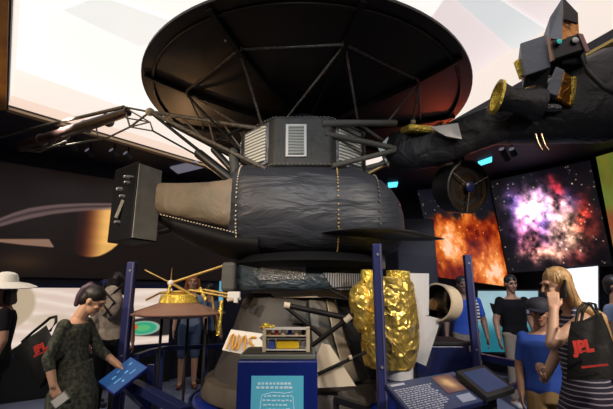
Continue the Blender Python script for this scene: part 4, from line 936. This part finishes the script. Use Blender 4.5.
def person(label, loc, rotz, H=1.75, skin='skin', hair='hair_d', voxel=.010, J={}, head=(0, 0), width=1.0, group=None, hands=None, outfit=(), hairstyle='short', shoe='shoe', feet=True):
    """J overrides joints (already in metres); head = (yaw, pitch down) in degrees"""
    s = H / 1.75; t = thing('person', label, 'person', loc, rotz, group, local=True)
    W = width
    j = dict(hc=(0, .015, 1.635), nb=(0, -.01, 1.47), ch=(0, 0, 1.30), wa=(0, .0, 1.08), hp=(0, 0, .94))
    for sn, k in (('l', 1), ('r', -1)):
        j.update({'s' + sn: (k * .165 * W, -.01, 1.395), 'e' + sn: (k * .23 * W, -.03, 1.13), 'w' + sn: (k * .25 * W, .05, .89), 'h' + sn: (k * .09, 0, .92), 'k' + sn: (k * .10, .015, .50), 'a' + sn: (k * .105, -.02, .085), 't' + sn: (k * .125, .13, .03)})
    j = {k: tuple(c * s for c in v) for k, v in j.items()}; j.update(J)
    P = {k: V3(v) for k, v in j.items()}
    def torso(b, g=0.0, top=True, low=.0):
        # sections along spine
        def sec(key, dz, rx, ry, df=0): x, y, z = j[key]; return (x, y + df, z + dz * s, (rx * W + g) * (s if not g else 1), (ry + g) * s)
        S = [sec('hp', -.08 - low, .135, .10, -.01), sec('hp', 0, .165, .12, -.01), sec('wa', -.02, .140, .10), sec('ch', -.08, .158, .115), sec('ch', .03, .178, .12), sec('nb', -.10, .172, .10), sec('nb', -.05, .13, .080)]
        if top: S.append(sec('nb', -.015, .065, .06))
        loft(b, S)
    b = B(); torso(b)
    hc = P['hc']; Rm = Euler((math.radians(head[1]), 0, 0)).to_matrix(); Rm = Euler((0, 0, math.radians(head[0]))).to_matrix() @ Rm
    hs = s if s > .85 else .9
    def hp(x, f, z): return hc + Rm @ Vector((x, -f, z)) * hs
    b.capsule(P['nb'] - Vector((0, 0, .04)), .062 * s, hp(0, -.02, -.05), .055 * s)
    b.ell(hp(0, -.012, .025), (.076 * hs, .094 * hs, .098 * hs), Rm); b.ell(hp(0, .022, -.045), (.056 * hs, .068 * hs, .072 * hs), Rm)
    b.ell(hp(0, .062, -.092), (.024 * hs,) * 3); b.ell(hp(0, .078, .035), (.045 * hs, .018 * hs, .012 * hs), Rm)
    b.capsule(hp(0, .085, .022), .009 * hs, hp(0, .108, -.018), .013 * hs)
    for k in (-1, 1):
        b.ell(hp(k * .077, -.008, -.005), (.010 * hs, .020 * hs, .032 * hs), Rm); b.ell(hp(k * .04, .068, -.02), (.02 * hs, .02 * hs, .016 * hs))
    fr = dict(s=.052, e=.040, w=.028)
    for sn, k in (('l', 1), ('r', -1)):
        b.capsule(P['s' + sn], .051 * s * W, P['e' + sn], .043 * s * W); b.capsule(P['e' + sn], .044 * s * W, P['w' + sn], .029 * s)
        hd = (hands or {}).get(sn, {}); d = hd.get('d', None); d = V3(d) if d else (P['w' + sn] - P['e' + sn])
        pn = V3(hd['n']) if 'n' in hd else Vector((-k, 0, 0))
        hand(b, P['w' + sn], d, pn, hd.get('curl', .35), s * .98, thumb=hd.get('t', k), fingers=hd.get('f', (1, 1, 1, 1)))
        if feet:
            b.capsule(P['h' + sn] + Vector((0, 0, -.02)), .088 * s, P['k' + sn], .056 * s); b.capsule(P['k' + sn], .056 * s, P['k' + sn].lerp(P['a' + sn], .35) + Vector((0, .012, 0)), .056 * s)
            b.capsule(P['k' + sn].lerp(P['a' + sn], .35) + Vector((0, .012, 0)), .056 * s, P['a' + sn], .036 * s); b.capsule(P['a' + sn] + Vector((0, .02, -.03)), .038 * s, P['t' + sn] + Vector((0, 0, .01)), .030 * s)
    body = b.build('body', M[skin], t, voxel=voxel)
    for k in (-1, 1):
        b = B(); b.ell(hp(k * .031, .080, .012), (.0125 * hs, .009 * hs, .006 * hs), Rm, 10, 6); b.build('eye', M['eye'], t, 60)
        b = B(); b.capsule(hp(k * .048, .086, .030), .004, hp(k * .018, .092, .034), .0045, 6, 2); b.build('eyebrow', M[hair if hair != 'hair_b' else 'hair_o'], t, 60)
    b = B(); b.capsule(hp(-.020, .082, -.050), .005, hp(.020, .082, -.050), .005, 8, 2); b.capsule(hp(-.010, .086, -.052), .006, hp(.010, .086, -.052), .006, 8, 2); b.build('mouth', M['lips'], t, 60)
    # hair
    b = B()
    b.ell(hp(0, -.022, .045), (.086 * hs, .100 * hs, .094 * hs), Rm); b.ell(hp(0, -.058, -.005), (.076 * hs, .058 * hs, .085 * hs), Rm)
    if hairstyle in ('long', 'mid'):
        n = 1.0 if hairstyle == 'long' else .45
        for k in (-3, -2, -1, 0, 1, 2, 3):
            x = k * .028; p0 = hp(x, -.06 + .012 * abs(k), .03); p1 = hp(x * 1.25, -.085 + .018 * abs(k), -.13); b.capsule(p0, .035, p1, .038)
            if n > .5:
                p2 = V3((j['nb'][0] + x * 1.7, j['nb'][1] - .125 + .010 * abs(k), j['nb'][2] - .05)); b.capsule(p1, .038, p2, .036); p3 = p2 + Vector((x * .3, .02, -.17 + .012 * abs(k))); b.capsule(p2, .036, p3, .018)
    if hairstyle == 'tail':
        pass
    b.build('hair', M[hair], t, voxel=.010)
    if hairstyle == 'tail':
        b = B(); b.capsule(hp(0, -.07, .095), .028, hp(0, -.105, .10), .030); b.capsule(hp(0, -.105, .10), .030, hp(0, -.13, .045), .033); b.capsule(hp(0, -.13, .045), .033, hp(0, -.125, -.03), .030); b.capsule(hp(0, -.125, -.03), .030, hp(0, -.105, -.10), .020)
        b.build('ponytail', M['purple'], t, voxel=.008)
    # clothes
    for it in outfit:
        kind, m = it[0], M[it[1]]; b = B()
        if kind == 'top':                # (.., sleeve fraction, neck)
            sl = it[2]; torso(b, .014, top=False)
            for sn in 'lr':
                b.capsule(P['s' + sn] + Vector((0, 0, .0)), .058 * s * W, P['s' + sn].lerp(P['e' + sn], min(sl, 1)), (.052 if sl <= 1 else .050) * s * W)
                if sl > 1: b.capsule(P['e' + sn], .050 * s * W, P['e' + sn].lerp(P['w' + sn], sl - 1), .044 * s)
            b.build('shirt', m, t, voxel=voxel)
        if kind == 'sleeveless': torso(b, .014, top=False); b.build('dress_top', m, t, voxel=voxel)
        if kind == 'trousers':
            x, y, z = j['hp']; loft(b, [(x, y - .01, z - .10, .155 * s * W, .125 * s), (x, y - .01, z, .178 * s * W, .133 * s), (x, y, z + .05 * s, .160 * s * W, .118 * s)])
            for sn in 'lr':
                b.capsule(P['h' + sn] + Vector((0, 0, -.03)), .096 * s, P['k' + sn], .074 * s)
                if it[2] > 1: b.capsule(P['k' + sn], .074 * s, P['k' + sn].lerp(P['a' + sn], it[2] - 1), .060 * s)
            b.build('trousers', m, t, voxel=voxel)
        if kind == 'skirt':              # hem z, hem half widths
            hz, rx, ry = it[2:5]; x, y, z = j['hp']; ww = j['wa']; n = 40; rs = []
            for f_, (zz, ax_, ay_) in enumerate([(ww[2] + .02, .150, .112), (z + .02, .178, .138), ((z + hz) / 2 + .05, rx * .97, ry * .95), (hz, rx, ry), (hz, rx - .012, ry - .012), ((z + hz) / 2, rx * .85, ry * .85)]):
                fl = 0 if f_ < 2 else .035
                rs.append(b.ring([V3((x + (1 + fl * math.sin(7 * a)) * ax_ * W * math.cos(a), y + (1 + fl * math.sin(7 * a)) * ay_ * math.sin(a), zz)) for a in [2 * PI * q / n for q in range(n)]]))
            b.skin(rs); b.build('skirt', m, t, 60)
    if feet:
        for sn in 'lr':
            b = B(); A_ = P['a' + sn]; T_ = P['t' + sn]; b.capsule(Vector((A_.x, A_.y + .03, .042)), .045, Vector((T_.x, T_.y, .036)), .038); b.ell(Vector((A_.x, A_.y + .02, .05)), (.04, .055, .05))
            b.build('shoe', M[shoe], t, voxel=.010)
    return t, P, hp, hs, Rm

def cap_on(t, hp, Rm, hs, m, brim=1, logo=None):
    b = B(); b.lathe([(.100 * hs, 0), (.099 * hs, .030 * hs), (.088 * hs, .060 * hs), (.05 * hs, .085 * hs), (.008, .092 * hs)], hp(0, -.012, .045), Rm @ Vector((0, 0, 1)), 28)
    c = b.build('cap', M[m], t, 60)
    b = B(); pts = []
    for k in range(13):
        a = PI * k / 12; pts.append(hp(.085 * math.cos(a), .06 + .11 * math.sin(a), .048 - .02 * math.sin(a)))
    b.prism(pts, Rm @ Vector((0, 0, .008))); b.build('brim', M[m], c)
    if logo: b = B(); b.ell(hp(0, .083, .085), (.022, .010, .018), Rm); b.build('cap_patch', M[logo], c, 60)

# --- woman in green dress, left
wl, P, hp, hs, Rm = person('woman in dark green patterned dress leaning over the touch screen', (at(75.5, 370, 3.3).x, 3.3, 0), PI / 2 + .12, 1.62, 'skin', 'hair_d', .006,
    J=dict(hc=(0, .075, 1.480), nb=(0, -.035, 1.355), ch=(0, -.055, 1.20), wa=(0, -.02, 1.0), hp=(0, 0, .87), sl=(.15, -.02, 1.30), sr=(-.155, -.06, 1.30), el=(.19, .10, 1.07), wl=(.13, .285, .955), er=(-.20, -.12, 1.07), wr=(-.22, -.05, .885)),
    head=(0, 32), hands=dict(l=dict(d=(-.02, .13, -.07), n=(0, -.2, -1), curl=.5, f=(.15, 1.6, 1.8, 1.8), t=1), r=dict(d=(.0, .06, -.12), n=(1, .0, .1), curl=.75)),
    hairstyle='tail', outfit=[('top', 'dress_g', 1.35), ('skirt', 'dress_g', .60, .21, .185)], width=.95)
# phone in her near hand
def local_thing(name, label, cat, loc, rot=(0, 0, 0)):
    t = thing(name, label, cat, loc, 0, None, local=True); t.rotation_euler = rot; return t
def make_phone(name, label, loc, rot, body='phone'):
    t = local_thing(name, label, 'phone', loc, rot)
    b = B(); b.box((0, 0, 0), (.068, .009, .125)); b.build('phone_body', M[body], t, None, .004)
    b = B(); b.box((0, -.005, .0), (.058, .001, .105)); b.build('phone_screen', M['screen_d'] if body != 'phone' else M['white'], t)
mw = Matrix.Translation(wl.location) @ Euler(wl.rotation_euler).to_matrix().to_4x4()
make_phone('mobile_phone', 'silver phone in the lowered hand of the woman in green', tuple(mw @ (P['wr'] + V3((-.012, .065, -.095)))), (.2, .9, .3))
def tote(label, corners, th, logo_c, letters, size, Y, sub=None):
    TL, TR, BR, BL = [at(*c) for c in corners]; cen = (TL + TR + BR + BL) / 4
    t = thing('tote_bag', label, 'bag', tuple(cen)); n = 8
    b = B(); rs = []
    def f(s, v, o):
        p = (TL * (1 - s) + TR * s) * (1 - v) + (BL * (1 - s) + BR * s) * v
        bul = (math.sin(PI * s) ** .5) * (.35 + .65 * v) * th if 0 < s < 1 else 0
        return p + Vector((0, o * bul + .012 * math.sin(9 * s + 5 * v), -.015 * math.sin(PI * s) * (1 - v)))
    for v in [k / 8 for k in range(9)]:
        sc_ = v
        rs.append(b.ring([f(k / n, v, -.5) for k in range(n + 1)] + [f(1 - k / n, v, .5) for k in range(1, n)]))
    b.skin(rs); o = b.build('bag_body', M['bag'], t, 50)
    r = (TR - TL) if (TR - TL).length > 0 else Vector((1, 0, 0))
    return t, o, f
# her bag
def small_line(h, mtx, parent):          # a line of print too small to read
    b = B(); x = -h * 4
    while x < h * 4:
        l = random.uniform(.35, .6) * h; b.prism([mtx @ Vector((x + u * l, v * h * .6, 0)) for u, v in ((0, 0), (1, 0), (1, 1), (0, 1))], mtx.to_3x3() @ Vector((0, 0, .002))); x += l + h * .15
    b.build('small_lettering', M['red'], parent)
bt, bo, f = tote('black tote bag with red lettering on the shoulder of the woman in green', [(9, 351, 3.25), (46, 325, 3.2), (64, 354, 3.12), (41, 389, 3.18)], .12, None, None, None, 3.2)
c = at(41, 349, 3.02)
text_mesh('logo_lettering', 'JPL', M['red'], .075, plane_matrix(at(40.5, 348, 3.06), Vector((1, .0, .48)), Vector((-.45, 0, 1))), bo, .002, 'red letters', .004)
small_line(.016, plane_matrix(at(42, 353.5, 3.06), Vector((1, 0, .48)), Vector((-.45, 0, 1))), bo)
for d in (0, .03):
    b = B(); b.path([at(22, 342, 3.24), at(33, 332, 3.22 + d), at(43, 324, 3.2 + d), at(50, 318, 3.18 + d), at(56, 316.5, 3.12 + d), at(56, 322, 3.09), at(50, 331, 3.12)], .011); b.build('bag_strap', M['bag'], bt, 60)

# --- blond woman on the phone, right
wr_loc = (at(584.5, 370, 2.8).x, 2.8, 0)
wb, P, hp, hs, Rm = person('blond woman in a navy and white striped dress talking on a phone', wr_loc, -PI / 2 - .22, 1.72, 'skin', 'hair_b', .006,
    J=dict(hc=(0, .10, 1.595), nb=(0, .01, 1.44), ch=(0, .01, 1.28), wa=(0, .02, 1.07), hp=(0, 0, .92), sl=(.155, .02, 1.375), sr=(-.155, .05, 1.375), el=(.21, .245, 1.225), wl=(.14, .185, 1.44), er=(-.19, .10, 1.10), wr=(-.12, .22, .95)),
    head=(12, 10), hands=dict(l=dict(d=(-.03, -.02, .12), n=(-1, -.3, 0), curl=.55, t=-1), r=dict(d=(0.05, .06, .10), n=(0, -1, 0), curl=.8)), hairstyle='long', outfit=[('sleeveless', 'dress_s'), ('skirt', 'dress_s', .45, .24, .20)], width=.95)
mw = Matrix.Translation(wb.location) @ Euler(wb.rotation_euler).to_matrix().to_4x4()
make_phone('mobile_phone', 'black phone the blond woman holds to her ear', tuple(mw @ (hp(.100, .02, -.02))), (.2, .12, 1.5), 'black')
for a, q in (((.11, .05, 1.44), (.13, .09, 1.30)), ((.11, -.02, 1.44), (.14, -.08, 1.30)), ((-.11, .05, 1.44), (-.13, .09, 1.30)), ((-.11, -.02, 1.44), (-.14, -.08, 1.30)), ((.11, .05, 1.44), (.11, -.02, 1.44)), ((-.11, .05, 1.44), (-.11, -.02, 1.44))): b = B(); b.capsule(V3(a), .016, V3(q), .02); b.build('dress_strap', M['dress_s'], wb, 60)
bt, bo, f = tote('large black tote bag with red lettering on the blond woman\'s shoulder', [(571, 322, 2.46), (602, 313, 2.46), (622, 374, 2.46), (565, 379, 2.46)], .16, None, None, None, 2.5)
text_mesh('logo_lettering', 'JPL', M['red'], .088, plane_matrix(at(583, 347, 2.34), Vector((1, 0, .10)), Vector((-.1, 0, 1))), bo, .002, 'large red letters', .005)
small_line(.013, plane_matrix(at(583, 352, 2.34), Vector((1, 0, .10)), Vector((-.1, 0, 1))), bo)
small_line(.019, plane_matrix(at(595, 367, 2.34), Vector((1, 0, .10)), Vector((-.1, 0, 1))), bo)
for x0, Y in ((576, 2.46), (581, 2.54)):
    b = B(); b.path([at(x0, 323, Y), at(x0 + 2, 311, Y + .03), at(x0 + 8, 303, Y + .05), at(x0 + 14, 304, Y + .05), at(599, 317, Y)], .009); b.build('bag_strap', M['bag'], bt, 60)
# second dark bag at the right edge
bt2, bo2, f = tote('dark brown bag at the right edge behind the lettered tote', [(590, 312, 2.66), (616, 322, 2.62), (626, 345, 2.62), (598, 352, 2.66)], .10, None, None, None, 2.6)
bo2.data.materials[0] = mat('bag_brown', (.035, .018, .018), .6)

# --- boy with cap
bl_, P, hp, hs, Rm = person('boy in a dark cap, blue shirt and tan shorts looking down', (at(545, 370, 3.35).x, 3.35, 0), -.30, 1.50, 'skin_t', 'hair_d', .010, width=.92, head=(-12, 6), J=dict(hc=(0, .05, 1.385)),
    outfit=[('top', 'tee_blue', .75), ('trousers', 'tan', 1.0)], shoe='shoe_w')
cap_on(bl_, hp, Rm, .98, 'cap', logo='white')

# --- man in black
mb, P, hp, hs, Rm = person('man in a black t-shirt and khaki trousers facing the camera', (at(515.5, 330, 5.9).x, 5.9, 0), .05, 1.79, 'skin_t', 'hair_d', .012, J={}, head=(-8, 10), width=1.10,
    outfit=[('top', 'tee_black', .62), ('trousers', 'khaki', 1.9)], shoe='shoe_w')
b = B(); b.box(V3((.13, .148, 1.28)), (.05, .008, .055)); b.build('shirt_logo', M['ink_g'], mb)
# --- man in blue
mbl, P, hp, hs, Rm = person('man in a bright blue t-shirt behind the right barrier post', (at(466, 330, 6.05).x, 6.05, 0), -.25, 1.78, 'skin_d', 'hair_d', .012, head=(10, 10), width=1.1,
    outfit=[('top', 'tee_blue', .7), ('trousers', 'khaki', 1.2)], shoe='shoe')
b = B(); b.path([V3((.16, .14, 1.15)), V3((.15, .15, 1.38)), V3((.13, .02, 1.52)), V3((.14, -.13, 1.35))], .035); b.build('striped_towel', striped('towel_stripes', (.6, .6, .6), (.03, .03, .04), 22, .5), mbl, 60)
# --- visitor with beige shirt
vp, P, hp, hs, Rm = person('dark-haired visitor in a beige shirt seen from behind at the lit panel', (at(112, 330, 5.35).x, 5.35, 0), PI + .2, 1.80, 'skin_t', 'hair_d', .012, hairstyle='mid', width=1.0,
    outfit=[('top', 'shirt_beige', .9), ('trousers', 'trous_d', 1.95)])
bk = thing('backpack', 'beige backpack with black straps on the visitor by the lit panel', 'backpack', tuple(at(111, 320, 5.2)))
b = B(); c = at(111, 302, 5.14); b.ell(c, (.15, .07, .21)); b.build('pack_body', M['shirt_beige'], bk, 60)
b = B()
for sx in (-1, 1): b.path([c + Vector((sx * .05, -.06, -.17)), c + Vector((-sx * .08, -.075, 0)), c + Vector((sx * .10, -.05, .16)), c + Vector((sx * .13, .05, .24))], .014)
b.build('pack_straps', M['bag'], bk, 60)
# --- blue cap visitor
vc, P, hp, hs, Rm = person('visitor in a bright blue cap half hidden behind the woman in green', (at(101, 330, 5.9).x, 5.9, 0), 2.2, 1.72, 'skin_t', 'hair_d', .014, outfit=[('top', 'shirt_beige', .8), ('trousers', 'trous_d', 1.9)])
cap_on(vc, hp, Rm, hs, 'cap_b', logo='white')
# --- auburn visitor behind the saucer
va, P, hp, hs, Rm = person('auburn-haired visitor in blue shorts standing behind the saucer probe', (at(190, 330, 7.0).x, 7.0, 0), .3, 1.84, 'skin', 'hair_o', .014, hairstyle='mid', outfit=[('top', 'tee_lb', .7), ('trousers', 'jeans', 1.0)], shoe='shoe_r')
vd, P, hp, hs, Rm = person('dark clothed visitor between the saucer probe and the adapter cone', (at(208, 330, 7.3).x, 7.3, 0), 2.8, 1.70, 'skin_t', 'hair_d', .014, outfit=[('top', 'jeans', .7), ('trousers', 'trous_d', 1.9)], shoe='shoe')
# --- white hat person at the left edge
vh, P, hp, hs, Rm = person('person in a wide white sun hat and black clothes at the left edge', (at(0, 330, 4.1).x, 4.1, 0), -.9, 1.70, 'skin_t', 'hair_d', .012, hairstyle='mid', outfit=[('top', 'trous_d', .6), ('trousers', 'trous_d', 1.9)])
b = B(); up = Rm @ Vector((0, 0, 1)); b.lathe([(.27, -.035), (.275, -.028), (.20, .0), (.105, .018), (.100, .06), (.085, .095), (.05, .112), (.005, .118)], hp(.02, 0, .055), Vector((.10, 0, 1)), 40); b.build('sun_hat', M['hat'], vh, 40)
# --- right edge visitor
ve, P, hp, hs, Rm = person('visitor in a grey blue shirt cut off by the right edge', (at(622, 330, 4.3).x, 4.3, 0), .6, 1.72, 'skin_t', 'hair_d', .012, width=1.15, outfit=[('top', 'tee_lb', .8), ('trousers', 'trous_d', 1.9)])


# ================================================================== LIGHT
w = bpy.data.worlds.new('world'); sc.world = w; w.use_nodes = True; w.node_tree.nodes['Background'].inputs[0].default_value = (.01, .012, .02, 1)
def spot(loc, tgt, e, col, size=60, r=.1):
    l = bpy.data.lights.new('lamp', 'SPOT'); l.energy = e; l.color = col; l.spot_size = math.radians(size); l.spot_blend = .6; l.shadow_soft_size = r
    o = bpy.data.objects.new('lamp', l); C.objects.link(o); o.location = loc
    o.rotation_euler = (Vector(tgt) - Vector(loc)).to_track_quat('-Z', 'Y').to_euler(); return o
spot((-3.2, .3, 3.6), (-1.2, 3.8, 2.2), 380, (1, .76, .52), 42)
spot((-.8, -.5, 3.7), (-.3, 3.5, .9), 200, (1, .84, .66), 50)
spot((2.8, .2, 3.6), (.95, 3.6, 1.5), 420, (1, .90, .78), 42)
spot((3.8, .8, 3.6), (1.95, 2.8, 1.2), 260, (1, .85, .70), 45)
spot((-3.9, 1.4, 3.6), (-2.3, 3.6, 1.2), 420, (1, .86, .72), 55)
spot((2.5, 3.2, 3.7), (2.8, 6.0, 1.2), 380, (.9, .92, 1), 60)
spot((-3.0, 4.4, 3.7), (-2.4, 6.3, .8), 260, (1, .9, .8), 70)
spot((-.3, 1.0, 3.7), (.1, 3.7, 2.5), 110, (.82, .90, 1), 50)
spot((3.3, 7.4, 2.9), (1.2, 4.3, 3.7), 60, (1, .12, .04), 45)  # added red spot, source unseen, for the red glow on the dish
spot((-2.6, 6.2, 2.6), (-1.2, 4.0, 3.7), 45, (1, .55, .25), 55)  # added warm spot, source unseen, for the left side of the dish
spot((-4.3, 3.0, 2.9), (-3.3, 3.3, 3.8), 60, (1, .62, .2), 80)  # added warm lamp out of view, brightens the soffit edge on the left
sc.cycles.use_denoising = True
sc.cycles.max_bounces = 6; sc.cycles.sample_clamp_indirect = 4
sc.view_settings.view_transform = 'Standard'; sc.view_settings.look = 'None'; sc.view_settings.gamma = 1; sc.view_settings.exposure = 0
sc.view_settings.use_curve_mapping = False
